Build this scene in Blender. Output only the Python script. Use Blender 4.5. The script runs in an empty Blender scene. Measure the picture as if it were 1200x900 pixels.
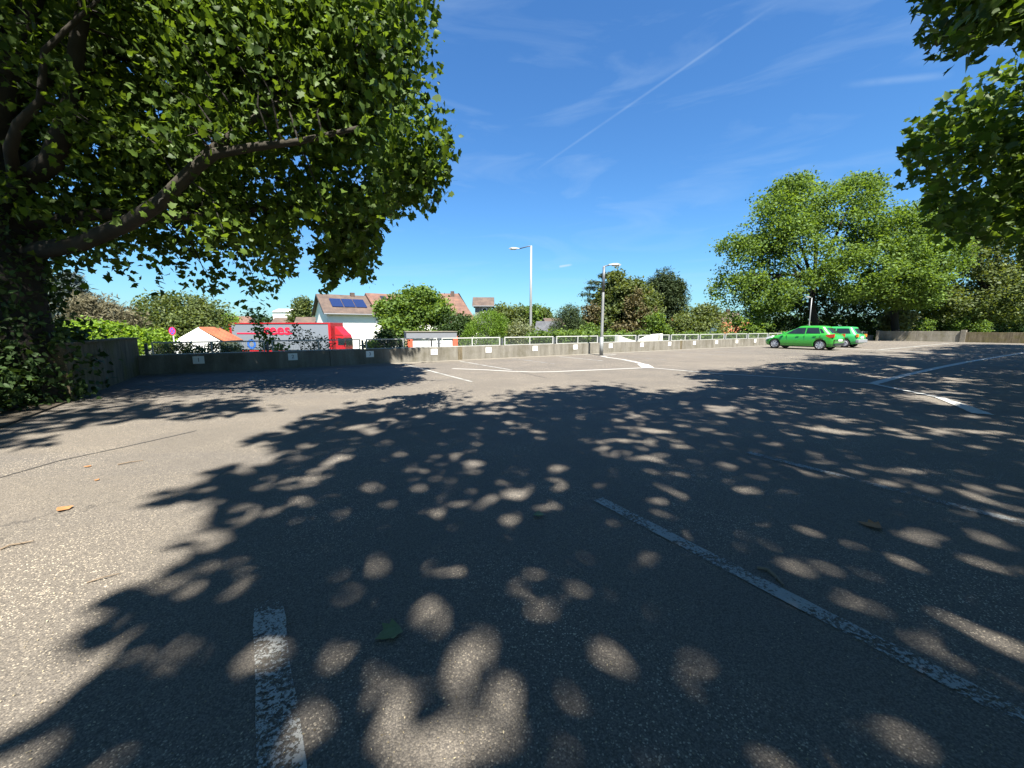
import bpy, bmesh, math, random
import numpy as np
from mathutils import Vector, Matrix

random.seed(7)
rng = np.random.default_rng(11)
SC = bpy.context.scene
COL = SC.collection

# ------------------------------------------------------------------ camera
F = 459.0 / 1200.0
EYE = 1.35
PITCH = math.atan((450 - 384) / 459.0)
cam_d = bpy.data.cameras.new('camera')
cam = bpy.data.objects.new('camera', cam_d)
COL.objects.link(cam)
cam_d.sensor_width = 36.0
cam_d.lens = 36.0 * F
cam_d.clip_start = 0.05
cam_d.clip_end = 3000
cam.location = (0, 0, EYE)
cam.rotation_euler = (math.pi / 2 - PITCH, 0, 0)
SC.camera = cam

# ------------------------------------------------------------------ light
SUN_EL = 60.0
TRAVEL = np.array([-0.25, 0.97]); TRAVEL /= np.linalg.norm(TRAVEL)
ce, se = math.cos(math.radians(SUN_EL)), math.sin(math.radians(SUN_EL))
SUNV = np.array([TRAVEL[0] * ce, TRAVEL[1] * ce, -se])       # direction the light travels
sun_d = bpy.data.lights.new('sun', 'SUN')
sun_d.energy = 5.0
sun_d.angle = math.radians(0.53)
sun_d.color = (1.0, 0.95, 0.87)
sun = bpy.data.objects.new('sun', sun_d)
COL.objects.link(sun)
sun.rotation_euler = Vector(SUNV).to_track_quat('-Z', 'Y').to_euler()

world = bpy.data.worlds.new('World')
SC.world = world
world.use_nodes = True
wn, wl = world.node_tree.nodes, world.node_tree.links
wn.clear()
w_out = wn.new('ShaderNodeOutputWorld')
w_bg = wn.new('ShaderNodeBackground')
w_sky = wn.new('ShaderNodeTexSky')
w_sky.sky_type = 'NISHITA'
w_sky.sun_disc = False
w_sky.sun_elevation = math.radians(SUN_EL)
w_sky.sun_rotation = math.atan2(-TRAVEL[0], -TRAVEL[1])
w_sky.altitude = 100
w_sky.air_density = 1.35
w_sky.dust_density = 0.25
w_sky.ozone_density = 3.2
w_bg.inputs['Strength'].default_value = 0.052

def wnode(t, **kw):
    n = wn.new(t)
    for k, v in kw.items():
        setattr(n, k, v)
    return n
def wmath(op, a, b=None, c=None):
    n = wn.new('ShaderNodeMath'); n.operation = op
    for i, v in enumerate((a, b, c)):
        if v is None: continue
        if isinstance(v, (int, float)): n.inputs[i].default_value = v
        else: wl.new(v, n.inputs[i])
    return n.outputs[0]
tc = wnode('ShaderNodeTexCoord')
def wdot(vec):
    n = wn.new('ShaderNodeVectorMath'); n.operation = 'DOT_PRODUCT'
    wl.new(tc.outputs['Generated'], n.inputs[0]); n.inputs[1].default_value = vec
    return n.outputs['Value']
# thin cirrus veil
mp = wnode('ShaderNodeMapping'); mp.inputs['Scale'].default_value = (1.5, 1.5, 7.0)
mp.inputs['Rotation'].default_value = (0.12, 0.2, 0.5)
wl.new(tc.outputs['Generated'], mp.inputs['Vector'])
nz = wnode('ShaderNodeTexNoise'); nz.inputs['Scale'].default_value = 2.2; nz.inputs['Detail'].default_value = 7
nz.inputs['Roughness'].default_value = 0.55; nz.inputs['Distortion'].default_value = 0.8
wl.new(mp.outputs[0], nz.inputs['Vector'])
cr = wnode('ShaderNodeMapRange'); cr.inputs['From Min'].default_value = 0.50; cr.inputs['From Max'].default_value = 0.9
cr.inputs['To Max'].default_value = 0.28
wl.new(nz.outputs['Fac'], cr.inputs['Value'])

def ray(px, py):
    r = np.array([px - 600.0, 459.0, -(py - 450.0)])
    c, s = math.cos(-PITCH), math.sin(-PITCH)
    d = np.array([r[0], r[1] * c - r[2] * s, r[1] * s + r[2] * c])
    return d / np.linalg.norm(d)
def trail(a, b, width, strength, soft=0.5):
    """straight vapour streak between two sky directions, fading at both ends"""
    a, b = np.array(a), np.array(b)
    n = np.cross(a, b); n /= np.linalg.norm(n)
    t = np.cross(n, a)
    span = math.atan2(float(b @ t), float(b @ a))
    dn = wmath('ABSOLUTE', wdot(tuple(n)))
    along = wmath('DIVIDE', wmath('ARCTAN2', wdot(tuple(t)), wdot(tuple(a))), span)
    band = wn.new('ShaderNodeMapRange'); band.interpolation_type = 'SMOOTHSTEP'
    band.inputs['From Min'].default_value = width; band.inputs['From Max'].default_value = 0.0
    wl.new(dn, band.inputs['Value'])
    e0 = wn.new('ShaderNodeMapRange'); e0.inputs['From Min'].default_value = -0.02; e0.inputs['From Max'].default_value = 0.12
    e1 = wn.new('ShaderNodeMapRange'); e1.inputs['From Min'].default_value = 1.25; e1.inputs['From Max'].default_value = 0.9
    wl.new(along, e0.inputs['Value']); wl.new(along, e1.inputs['Value'])
    tn = wn.new('ShaderNodeTexNoise'); tn.inputs['Scale'].default_value = 9; tn.inputs['Detail'].default_value = 5
    wl.new(tc.outputs['Generated'], tn.inputs['Vector'])
    tr = wn.new('ShaderNodeMapRange'); tr.inputs['From Min'].default_value = 0.36; tr.inputs['From Max'].default_value = 0.62
    wl.new(tn.outputs['Fac'], tr.inputs['Value'])
    v = wmath('MULTIPLY', wmath('MULTIPLY', band.outputs[0], e0.outputs[0]), wmath('MULTIPLY', e1.outputs[0], tr.outputs[0]))
    return wmath('MULTIPLY', v, strength)
t1 = trail(ray(624, 202), ray(905, 8), 0.0038, 0.16)
t2 = trail(ray(985, 100), ray(1090, 90), 0.008, 0.22)
t3 = trail(ray(655, 312.5), ray(668, 310.5), 0.004, 0.7)
veil = wmath('MINIMUM', wmath('ADD', wmath('ADD', cr.outputs[0], t1), wmath('ADD', t2, t3)), 0.85)
up = wn.new('ShaderNodeSeparateXYZ'); wl.new(tc.outputs['Generated'], up.inputs[0])
above = wn.new('ShaderNodeMapRange'); above.inputs['From Min'].default_value = 0.0; above.inputs['From Max'].default_value = 0.12
wl.new(up.outputs['Z'], above.inputs['Value'])
veil = wmath('MULTIPLY', veil, above.outputs[0])
wm = wn.new('ShaderNodeMix'); wm.data_type = 'RGBA'
deep = wn.new('ShaderNodeMix'); deep.data_type = 'RGBA'; deep.blend_type = 'MULTIPLY'; deep.inputs[0].default_value = 1.0
wl.new(w_sky.outputs[0], deep.inputs[6]); deep.inputs[7].default_value = (0.37, 0.67, .98, 1)    # clear high-pressure blue
wl.new(veil, wm.inputs[0]); wl.new(deep.outputs[2], wm.inputs[6])
wm.inputs[7].default_value = (3.6, 4.6, 5.6, 1)
wl.new(wm.outputs[2], w_bg.inputs['Color'])
wl.new(w_bg.outputs[0], w_out.inputs['Surface'])

SC.view_settings.view_transform = 'Standard'
SC.view_settings.look = 'None'
SC.view_settings.exposure = 1.85
SC.view_settings.gamma = 1.0
SC.render.engine = 'CYCLES'
SC.cycles.max_bounces = 6
SC.cycles.transparent_max_bounces = 8

# ------------------------------------------------------------------ coordinates
# the lot is square to its parapet wall: u runs along the wall, n towards it
LU = np.array([0.846, 0.533]); LN = np.array([-0.533, 0.846])
LOT_ROT = math.atan2(0.533, 0.846)
def L(u, n, z=0.0):
    p = u * LU + n * LN
    return (float(p[0]), float(p[1]), float(z))
def sight(px, py, D):
    """point at forward distance D along the bearing px, py of the survey photo"""
    d = ray(px, py)
    t = D / d[1]
    return Vector((d[0] * t, D, EYE + d[2] * t))
def ground(px, py, z=0.0):
    d = ray(px, py); t = (z - EYE) / d[2]
    return Vector((d[0] * t, d[1] * t, z))
def project(P):
    P = np.asarray(P, float)
    v = P - np.array([0, 0, EYE])
    c, s = math.cos(PITCH), math.sin(PITCH)
    yc = v[:, 1] * c - v[:, 2] * s
    zc = v[:, 1] * s + v[:, 2] * c
    bad = yc < 0.05
    yy = np.where(bad, 1, yc)
    x = 600 + 459 * v[:, 0] / yy; y = 450 - 459 * zc / yy
    return np.where(bad, -9999, x), np.where(bad, -9999, y)
GZ = -2.2                                            # street level beyond the parapet

# ------------------------------------------------------------------ materials
def new_mat(name):
    m = bpy.data.materials.new(name); m.use_nodes = True
    return m, m.node_tree.nodes, m.node_tree.links, m.node_tree.nodes['Principled BSDF']
def plain(name, col, rough=0.6, metal=0.0, vary=0.12, scale=6.0, bump=0.0, bscale=40.0, spec=0.4, coat=0.0):
    m, n, l, b = new_mat(name)
    t = n.new('ShaderNodeTexCoord')
    z = n.new('ShaderNodeTexNoise'); z.inputs['Scale'].default_value = scale; z.inputs['Detail'].default_value = 6
    l.new(t.outputs['Object'], z.inputs['Vector'])
    r = n.new('ShaderNodeMix'); r.data_type = 'RGBA'
    r.inputs[6].default_value = (*[c * (1 - vary) for c in col], 1)
    r.inputs[7].default_value = (*[min(1, c * (1 + vary)) for c in col], 1)
    l.new(z.outputs['Fac'], r.inputs[0]); l.new(r.outputs[2], b.inputs['Base Color'])
    b.inputs['Roughness'].default_value = rough; b.inputs['Metallic'].default_value = metal
    b.inputs['Specular IOR Level'].default_value = spec
    b.inputs['Coat Weight'].default_value = coat
    if bump:
        z2 = n.new('ShaderNodeTexNoise'); z2.inputs['Scale'].default_value = bscale; z2.inputs['Detail'].default_value = 5
        l.new(t.outputs['Object'], z2.inputs['Vector'])
        bp = n.new('ShaderNodeBump'); bp.inputs['Strength'].default_value = bump; bp.inputs['Distance'].default_value = 0.02
        l.new(z2.outputs['Fac'], bp.inputs['Height']); l.new(bp.outputs[0], b.inputs['Normal'])
    return m
def ramp(n, stops):
    r = n.new('ShaderNodeValToRGB'); e = r.color_ramp.elements
    while len(e) < len(stops): e.new(0.5)
    for i, (p, c) in enumerate(stops):
        e[i].position = p; e[i].color = (*c, 1) if len(c) == 3 else c
    return r

def foliage(name, dark, light, trans=0.35, rough=0.45, tcol=None):
    m, n, l, b = new_mat(name)
    a = n.new('ShaderNodeAttribute'); a.attribute_name = 'tint'
    r = ramp(n, [(0.0, dark), (0.75, light), (1.0, tuple(min(1, c * 1.35) for c in light))])
    l.new(a.outputs['Fac'], r.inputs[0]); l.new(r.outputs[0], b.inputs['Base Color'])
    b.inputs['Roughness'].default_value = rough + .1; b.inputs['Specular IOR Level'].default_value = 0.18
    tr = n.new('ShaderNodeBsdfTranslucent')
    tcm = n.new('ShaderNodeMix'); tcm.data_type = 'RGBA'; tcm.blend_type = 'MULTIPLY'; tcm.inputs[0].default_value = 1
    l.new(r.outputs[0], tcm.inputs[6]); tcm.inputs[7].default_value = (*(tcol or (2.6, 2.4, 0.8)), 1)
    l.new(tcm.outputs[2], tr.inputs['Color'])
    mx = n.new('ShaderNodeMixShader'); mx.inputs[0].default_value = trans
    out = n['Material Output']
    l.new(b.outputs[0], mx.inputs[1]); l.new(tr.outputs[0], mx.inputs[2]); l.new(mx.outputs[0], out.inputs['Surface'])
    return m

def asphalt_mat():
    m, n, l, b = new_mat('old_asphalt')
    t = n.new('ShaderNodeTexCoord'); P = t.outputs['Object']
    def noise(scale, det=6, rough=0.55, dist=0.0, vec=P):
        z = n.new('ShaderNodeTexNoise'); z.inputs['Scale'].default_value = scale; z.inputs['Detail'].default_value = det
        z.inputs['Roughness'].default_value = rough; z.inputs['Distortion'].default_value = dist
        l.new(vec, z.inputs['Vector']); return z.outputs['Fac']
    def mixc(f, a, c, bt='MIX'):
        x = n.new('ShaderNodeMix'); x.data_type = 'RGBA'; x.blend_type = bt
        for i, v in ((0, f), (6, a), (7, c)):
            if isinstance(v, (int, float)): x.inputs[i].default_value = v
            elif isinstance(v, tuple): x.inputs[i].default_value = (*v, 1)
            else: l.new(v, x.inputs[i])
        return x.outputs[2]
    def rng_(v, a, c, lo=0.0, hi=1.0):
        x = n.new('ShaderNodeMapRange'); x.inputs['From Min'].default_value = a; x.inputs['From Max'].default_value = c
        x.inputs['To Min'].default_value = lo; x.inputs['To Max'].default_value = hi
        l.new(v, x.inputs['Value']); return x.outputs[0]
    col = mixc(rng_(noise(0.16, 5), 0.35, 0.65), (0.118, 0.103, 0.083), (0.150, 0.128, 0.100))
    col = mixc(rng_(noise(1.3, 8, 0.65), 0.3, 0.72, 0.0, 0.5), col, (0.098, 0.088, 0.074))
    # grey-brown streaks where the surface dressing wore along the lanes
    mp = n.new('ShaderNodeMapping'); mp.inputs['Rotation'].default_value = (0, 0, -LOT_ROT); mp.inputs['Scale'].default_value = (0.12, 0.9, 1)
    l.new(P, mp.inputs['Vector'])
    col = mixc(rng_(noise(1.0, 5, 0.6, 0.4, mp.outputs[0]), 0.52, 0.75, 0, 0.5), col, (0.085, 0.080, 0.077))
    # aggregate
    v = n.new('ShaderNodeTexVoronoi'); v.inputs['Scale'].default_value = 170; l.new(P, v.inputs['Vector'])
    sep = n.new('ShaderNodeSeparateColor'); l.new(v.outputs['Color'], sep.inputs[0])
    g = rng_(sep.outputs[0], 0, 1, 0.62, 1.3)
    gc = n.new('ShaderNodeCombineColor'); [l.new(g, gc.inputs[i]) for i in range(3)]
    col = mixc(1.0, col, gc.outputs[0], 'MULTIPLY')
    # pale chippings, here and there
    patch = rng_(noise(0.9, 4), 0.40, 0.62)
    st = n.new('ShaderNodeMath'); st.operation = 'GREATER_THAN'; l.new(sep.outputs[1], st.inputs[0]); st.inputs[1].default_value = 0.93
    sm = n.new('ShaderNodeMath'); sm.operation = 'MULTIPLY'; l.new(st.outputs[0], sm.inputs[0]); l.new(patch, sm.inputs[1])
    col = mixc(sm.outputs[0], col, (0.42, 0.36, 0.27))
    st2 = n.new('ShaderNodeMath'); st2.operation = 'LESS_THAN'; l.new(v.outputs['Distance'], st2.inputs[0]); st2.inputs[1].default_value = 0.0
    gaps = rng_(v.outputs['Distance'], 0.45, 0.85, 0.0, 0.5)
    col = mixc(gaps, col, (0.030, 0.029, 0.030))
    # fine cracks
    v2 = n.new('ShaderNodeTexVoronoi'); v2.feature = 'DISTANCE_TO_EDGE'; v2.inputs['Scale'].default_value = 0.33
    wz = n.new('ShaderNodeTexNoise'); wz.inputs['Scale'].default_value = 1.7; wz.inputs['Detail'].default_value = 6
    l.new(P, wz.inputs['Vector'])
    wa = n.new('ShaderNodeVectorMath'); wa.operation = 'SCALE'; wa.inputs['Scale'].default_value = 0.9; l.new(wz.outputs['Color'], wa.inputs[0])
    wb = n.new('ShaderNodeVectorMath'); l.new(P, wb.inputs[0]); l.new(wa.outputs[0], wb.inputs[1]); l.new(wb.outputs[0], v2.inputs['Vector'])
    ck = rng_(v2.outputs['Distance'], 0.0, 0.004, 0.55, 0.0)
    cm = n.new('ShaderNodeMath'); cm.operation = 'MULTIPLY'; l.new(ck, cm.inputs[0]); l.new(rng_(noise(0.25, 3), 0.48, 0.6), cm.inputs[1])
    col = mixc(cm.outputs[0], col, (0.03, 0.028, 0.026))
    # dark drip spots
    v3 = n.new('ShaderNodeTexVoronoi'); v3.inputs['Scale'].default_value = 0.8; l.new(P, v3.inputs['Vector'])
    sp = rng_(v3.outputs['Distance'], 0.05, 0.11, 0.35, 0.0)
    col = mixc(sp, col, (0.05, 0.048, 0.046))
    l.new(col, b.inputs['Base Color'])
    b.inputs['Roughness'].default_value = 0.82
    b.inputs['Specular IOR Level'].default_value = 0.35
    bp = n.new('ShaderNodeBump'); bp.inputs['Strength'].default_value = 0.6; bp.inputs['Distance'].default_value = 0.004; bp.invert = True
    l.new(v.outputs['Distance'], bp.inputs['Height'])
    bp2 = n.new('ShaderNodeBump'); bp2.inputs['Strength'].default_value = 0.35; bp2.inputs['Distance'].default_value = 0.02
    l.new(noise(14, 6), bp2.inputs['Height']); l.new(bp.outputs[0], bp2.inputs['Normal'])
    l.new(bp2.outputs[0], b.inputs['Normal'])
    return m

def paint_mat(name, wear, col=(0.36, 0.36, 0.33)):
    m, n, l, b = new_mat(name)
    t = n.new('ShaderNodeTexCoord')
    z = n.new('ShaderNodeTexNoise'); z.inputs['Scale'].default_value = 60; z.inputs['Detail'].default_value = 8; z.inputs['Roughness'].default_value = 0.75
    z2 = n.new('ShaderNodeTexNoise'); z2.inputs['Scale'].default_value = 3.1; z2.inputs['Detail'].default_value = 5
    l.new(t.outputs['Object'], z.inputs['Vector']); l.new(t.outputs['Object'], z2.inputs['Vector'])
    ad = n.new('ShaderNodeMath'); ad.operation = 'MULTIPLY_ADD'; l.new(z2.outputs['Fac'], ad.inputs[0]); ad.inputs[1].default_value = 0.6; l.new(z.outputs['Fac'], ad.inputs[2])
    r = n.new('ShaderNodeMapRange'); r.inputs['From Min'].default_value = wear; r.inputs['From Max'].default_value = wear + 0.05
    l.new(ad.outputs[0], r.inputs['Value'])
    mc = n.new('ShaderNodeMix'); mc.data_type = 'RGBA'
    mc.inputs[6].default_value = (*[c * 0.6 for c in col], 1); mc.inputs[7].default_value = (*col, 1)
    l.new(z.outputs['Fac'], mc.inputs[0]); l.new(mc.outputs[2], b.inputs['Base Color']); b.inputs['Roughness'].default_value = 0.7
    tp = n.new('ShaderNodeBsdfTransparent'); mx = n.new('ShaderNodeMixShader')
    l.new(r.outputs[0], mx.inputs[0]); l.new(tp.outputs[0], mx.inputs[1]); l.new(b.outputs[0], mx.inputs[2])
    l.new(mx.outputs[0], n['Material Output'].inputs['Surface'])
    return m

def concrete_mat(name, base, streak, moss, mossamt=0.45, vscale=9.0):
    m, n, l, b = new_mat(name)
    t = n.new('ShaderNodeTexCoord'); P = t.outputs['Object']
    mp = n.new('ShaderNodeMapping'); mp.inputs['Scale'].default_value = (vscale, vscale, vscale * 0.16); l.new(P, mp.inputs['Vector'])
    s = n.new('ShaderNodeTexNoise'); s.inputs['Scale'].default_value = 1.0; s.inputs['Detail'].default_value = 6; s.inputs['Roughness'].default_value = 0.65
    l.new(mp.outputs[0], s.inputs['Vector'])
    r = ramp(n, [(0.32, streak), (0.52, tuple((a + c) / 2 for a, c in zip(base, streak))), (0.68, base)])
    l.new(s.outputs['Fac'], r.inputs[0])
    g = n.new('ShaderNodeTexNoise'); g.inputs['Scale'].default_value = 55; g.inputs['Detail'].default_value = 4; l.new(P, g.inputs['Vector'])
    mg = n.new('ShaderNodeMix'); mg.data_type = 'RGBA'; mg.blend_type = 'MULTIPLY'; mg.inputs[0].default_value = 0.8
    rg = ramp(n, [(0.3, (0.45, 0.45, 0.45)), (0.7, (1.3, 1.3, 1.3))]); l.new(g.outputs['Fac'], rg.inputs[0])
    l.new(r.outputs[0], mg.inputs[6]); l.new(rg.outputs[0], mg.inputs[7])
    k = n.new('ShaderNodeTexNoise'); k.inputs['Scale'].default_value = 1.4; k.inputs['Detail'].default_value = 7; k.inputs['Roughness'].default_value = 0.7; l.new(P, k.inputs['Vector'])
    kr = n.new('ShaderNodeMapRange'); kr.inputs['From Min'].default_value = 0.48; kr.inputs['From Max'].default_value = 0.66; kr.inputs['To Max'].default_value = mossamt
    l.new(k.outputs['Fac'], kr.inputs['Value'])
    mm = n.new('ShaderNodeMix'); mm.data_type = 'RGBA'; l.new(kr.outputs[0], mm.inputs[0]); l.new(mg.outputs[2], mm.inputs[6]); mm.inputs[7].default_value = (*moss, 1)
    l.new(mm.outputs[2], b.inputs['Base Color']); b.inputs['Roughness'].default_value = 0.9; b.inputs['Specular IOR Level'].default_value = 0.2
    bp = n.new('ShaderNodeBump'); bp.inputs['Strength'].default_value = 0.7; bp.inputs['Distance'].default_value = 0.015
    l.new(s.outputs['Fac'], bp.inputs['Height']); l.new(bp.outputs[0], b.inputs['Normal'])
    return m

def tile_mat(name, a, c, rows=3.0):
    m, n, l, b = new_mat(name)
    t = n.new('ShaderNodeTexCoord')
    br = n.new('ShaderNodeTexBrick'); br.inputs['Scale'].default_value = rows
    br.inputs['Color1'].default_value = (*a, 1); br.inputs['Color2'].default_value = (*c, 1)
    br.inputs['Mortar'].default_value = (*[x * 0.45 for x in a], 1); br.inputs['Mortar Size'].default_value = 0.03
    br.inputs['Brick Width'].default_value = 0.6; br.inputs['Row Height'].default_value = 0.9
    l.new(t.outputs['Object'], br.inputs['Vector'])
    z = n.new('ShaderNodeTexNoise'); z.inputs['Scale'].default_value = 1.2; z.inputs['Detail'].default_value = 6; l.new(t.outputs['Object'], z.inputs['Vector'])
    mx = n.new('ShaderNodeMix'); mx.data_type = 'RGBA'; mx.blend_type = 'MULTIPLY'; mx.inputs[0].default_value = 0.7
    r = ramp(n, [(0.35, (0.55, 0.55, 0.58)), (0.65, (1.15, 1.15, 1.1))]); l.new(z.outputs['Fac'], r.inputs[0])
    l.new(br.outputs['Color'], mx.inputs[6]); l.new(r.outputs[0], mx.inputs[7]); l.new(mx.outputs[2], b.inputs['Base Color'])
    b.inputs['Roughness'].default_value = 0.85
    return m

M = {}
M['asphalt'] = asphalt_mat()
M['paint'] = paint_mat('road_paint_worn', 0.70)
M['paint_old2'] = paint_mat('road_paint_flaked', 0.77)
M['paint_old3'] = paint_mat('road_paint_rubbed', 0.74, (0.30, 0.31, 0.29))
M['paint_old'] = paint_mat('road_paint_very_worn', 0.80, (0.26, 0.27, 0.26))
M['paint_fresh'] = paint_mat('road_paint_bright', 0.60, (0.46, 0.45, 0.41))
M['concrete'] = concrete_mat('parapet_concrete', (0.25, 0.235, 0.20), (0.135, 0.124, 0.102), (0.075, 0.066, 0.038), 0.5, 3.2)
M['concrete_end'] = concrete_mat('end_wall_concrete', (0.36, 0.33, 0.27), (0.17, 0.15, 0.115), (0.11, 0.10, 0.045), 0.6, 2.0)
M['concrete_moss'] = concrete_mat('mossy_concrete', (0.20, 0.165, 0.105), (0.075, 0.060, 0.038), (0.085, 0.080, 0.015), 0.7, 6.0)
M['gutter'] = plain('gutter_concrete', (0.17, 0.152, 0.12), 0.9, vary=0.35, scale=5, bump=0.4)
M['galv'] = plain('painted_rail', (0.42, 0.43, 0.41), 0.45, 0.0, 0.15, 3)
M['mesh_wire'] = plain('mesh_wire', (0.20, 0.22, 0.21), 0.5, 0.5, 0.1)
M['steel_dark'] = plain('dark_steel', (0.10, 0.11, 0.12), 0.5, 0.4, 0.2)
M['white'] = plain('white_enamel', (0.78, 0.78, 0.75), 0.5, vary=0.05)
M['ink'] = plain('dark_ink', (0.04, 0.05, 0.07), 0.6)
M['bark'] = plain('plane_bark', (0.034, 0.029, 0.020), 0.95, vary=0.5, scale=3.5, bump=0.9, bscale=9)
M['bark_dark'] = plain('dark_bark', (0.022, 0.019, 0.015), 0.95, vary=0.4, scale=6, bump=0.9, bscale=14)
M['soil'] = plain('leafy_soil', (0.045, 0.036, 0.024), 0.95, vary=0.5, scale=5, bump=0.8, bscale=25)
M['turf'] = plain('garden_ground', (0.07, 0.095, 0.035), 0.95, vary=0.4, scale=0.3)
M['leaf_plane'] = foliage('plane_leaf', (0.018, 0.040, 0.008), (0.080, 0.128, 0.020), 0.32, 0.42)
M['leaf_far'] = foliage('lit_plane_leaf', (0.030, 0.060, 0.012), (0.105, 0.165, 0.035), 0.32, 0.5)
M['leaf_dark'] = foliage('dark_leaf', (0.012, 0.026, 0.008), (0.045, 0.080, 0.024), 0.22)
M['leaf_mid'] = foliage('garden_leaf', (0.028, 0.050, 0.014), (0.100, 0.125, 0.042), 0.28)
M['leaf_lime'] = foliage('lime_leaf', (0.060, 0.110, 0.012), (0.160, 0.250, 0.030), 0.32)
M['leaf_thuja'] = foliage('thuja_leaf', (0.030, 0.065, 0.008), (0.105, 0.180, 0.018), 0.2)
M['leaf_red'] = foliage('reddish_leaf', (0.050, 0.048, 0.020), (0.115, 0.098, 0.045), 0.2, tcol=(1.8, 1.6, 1.0))
M['needle'] = foliage('dark_needle', (0.014, 0.026, 0.010), (0.048, 0.070, 0.026), 0.08, 0.6)
M['needle_blue'] = foliage('blue_needle', (0.030, 0.045, 0.045), (0.085, 0.110, 0.105), 0.1, 0.6)
M['needle_brown'] = foliage('brown_needle', (0.055, 0.052, 0.030), (0.135, 0.122, 0.070), 0.15, 0.7, tcol=(1.6, 1.5, 1.1))
M['leaf_pale'] = foliage('pale_olive_leaf', (0.060, 0.072, 0.040), (0.16, 0.18, 0.095), 0.25)
M['roof_orange'] = tile_mat('orange_tiles', (0.34, 0.11, 0.045), (0.27, 0.09, 0.04))
M['roof_brown'] = tile_mat('brown_tiles', (0.100, 0.068, 0.050), (0.085, 0.060, 0.046))
M['roof_red'] = tile_mat('red_tiles', (0.165, 0.082, 0.055), (0.125, 0.070, 0.050))
M['roof_slate'] = tile_mat('slate_roof', (0.08, 0.083, 0.09), (0.065, 0.07, 0.075))
M['render_white'] = plain('white_render', (0.80, 0.78, 0.70), 0.85, vary=0.05, scale=1.2, bump=0.1)
M['render_grey'] = plain('grey_render', (0.17, 0.17, 0.165), 0.85, vary=0.08)
M['glass'] = plain('window_glass', (0.02, 0.025, 0.03), 0.08, vary=0.1, spec=0.8)
M['solar'] = plain('solar_cells', (0.012, 0.022, 0.07), 0.15, vary=0.2, spec=0.8)
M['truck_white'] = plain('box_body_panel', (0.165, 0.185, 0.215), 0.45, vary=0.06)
M['truck_red'] = plain('truck_red', (0.36, 0.012, 0.018), 0.4, vary=0.06, coat=0.3)
M['lettering'] = plain('red_lettering', (0.60, 0.015, 0.05), 0.5, vary=0.03)
M['lettering_blue'] = plain('blue_lettering', (0.03, 0.12, 0.42), 0.5, vary=0.03)
M['rubber'] = plain('black_rubber', (0.018, 0.018, 0.019), 0.8, vary=0.2)
M['black'] = plain('black_plastic', (0.02, 0.02, 0.022), 0.5, vary=0.2)
M['grey_plastic'] = plain('grey_plastic', (0.20, 0.21, 0.22), 0.6, vary=0.15)
M['alloy'] = plain('alloy_rim', (0.55, 0.56, 0.60), 0.35, 0.7, 0.1)
M['hubcap'] = plain('grey_hubcap', (0.36, 0.37, 0.40), 0.4, 0.3, 0.2)
M['car_green'] = plain('bright_green_paint', (0.032, 0.285, 0.028), 0.30, 0.15, 0.04, 2, coat=0.8, spec=0.5)
M['car_green_old'] = plain('faded_green_paint', (0.035, 0.33, 0.085), 0.38, 0.1, 0.06, 2, coat=0.5, spec=0.5)
M['car_glass'] = plain('car_glass', (0.012, 0.018, 0.022), 0.05, vary=0.5, scale=4, spec=0.5, bump=.15, bscale=5)
M['taillight'] = plain('tail_light', (0.45, 0.035, 0.015), 0.25, vary=0.1, coat=0.6)
M['taillight_o'] = plain('amber_light', (0.65, 0.20, 0.02), 0.25, vary=0.1, coat=0.6)
M['headlight'] = plain('headlight_glass', (0.65, 0.68, 0.70), 0.15, vary=0.1, spec=0.8)
M['sign_red'] = plain('sign_red', (0.62, 0.03, 0.08), 0.5, vary=0.03)
M['sign_blue'] = plain('sign_blue', (0.06, 0.09, 0.45), 0.5, vary=0.03)
M['kiosk_orange'] = plain('orange_post', (0.60, 0.10, 0.045), 0.6, vary=0.08)
M['kiosk_tan'] = plain('tan_side', (0.50, 0.38, 0.24), 0.7, vary=0.1)
M['deadleaf'] = plain('dry_leaf', (0.27, 0.13, 0.05), 0.7, vary=0.3, scale=30)
M['greenleaf'] = plain('fallen_green_leaf', (0.10, 0.13, 0.05), 0.6, vary=0.3, scale=30)
M['twig'] = plain('dry_twig', (0.16, 0.12, 0.08), 0.8, vary=0.3)
M['lamp_grey'] = plain('lamp_post_grey', (0.24, 0.25, 0.25), 0.5, 0.2, 0.1, 1.5)
M['lamp_glass'] = plain('lamp_diffuser', (0.70, 0.72, 0.70), 0.3, vary=0.05)

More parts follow.
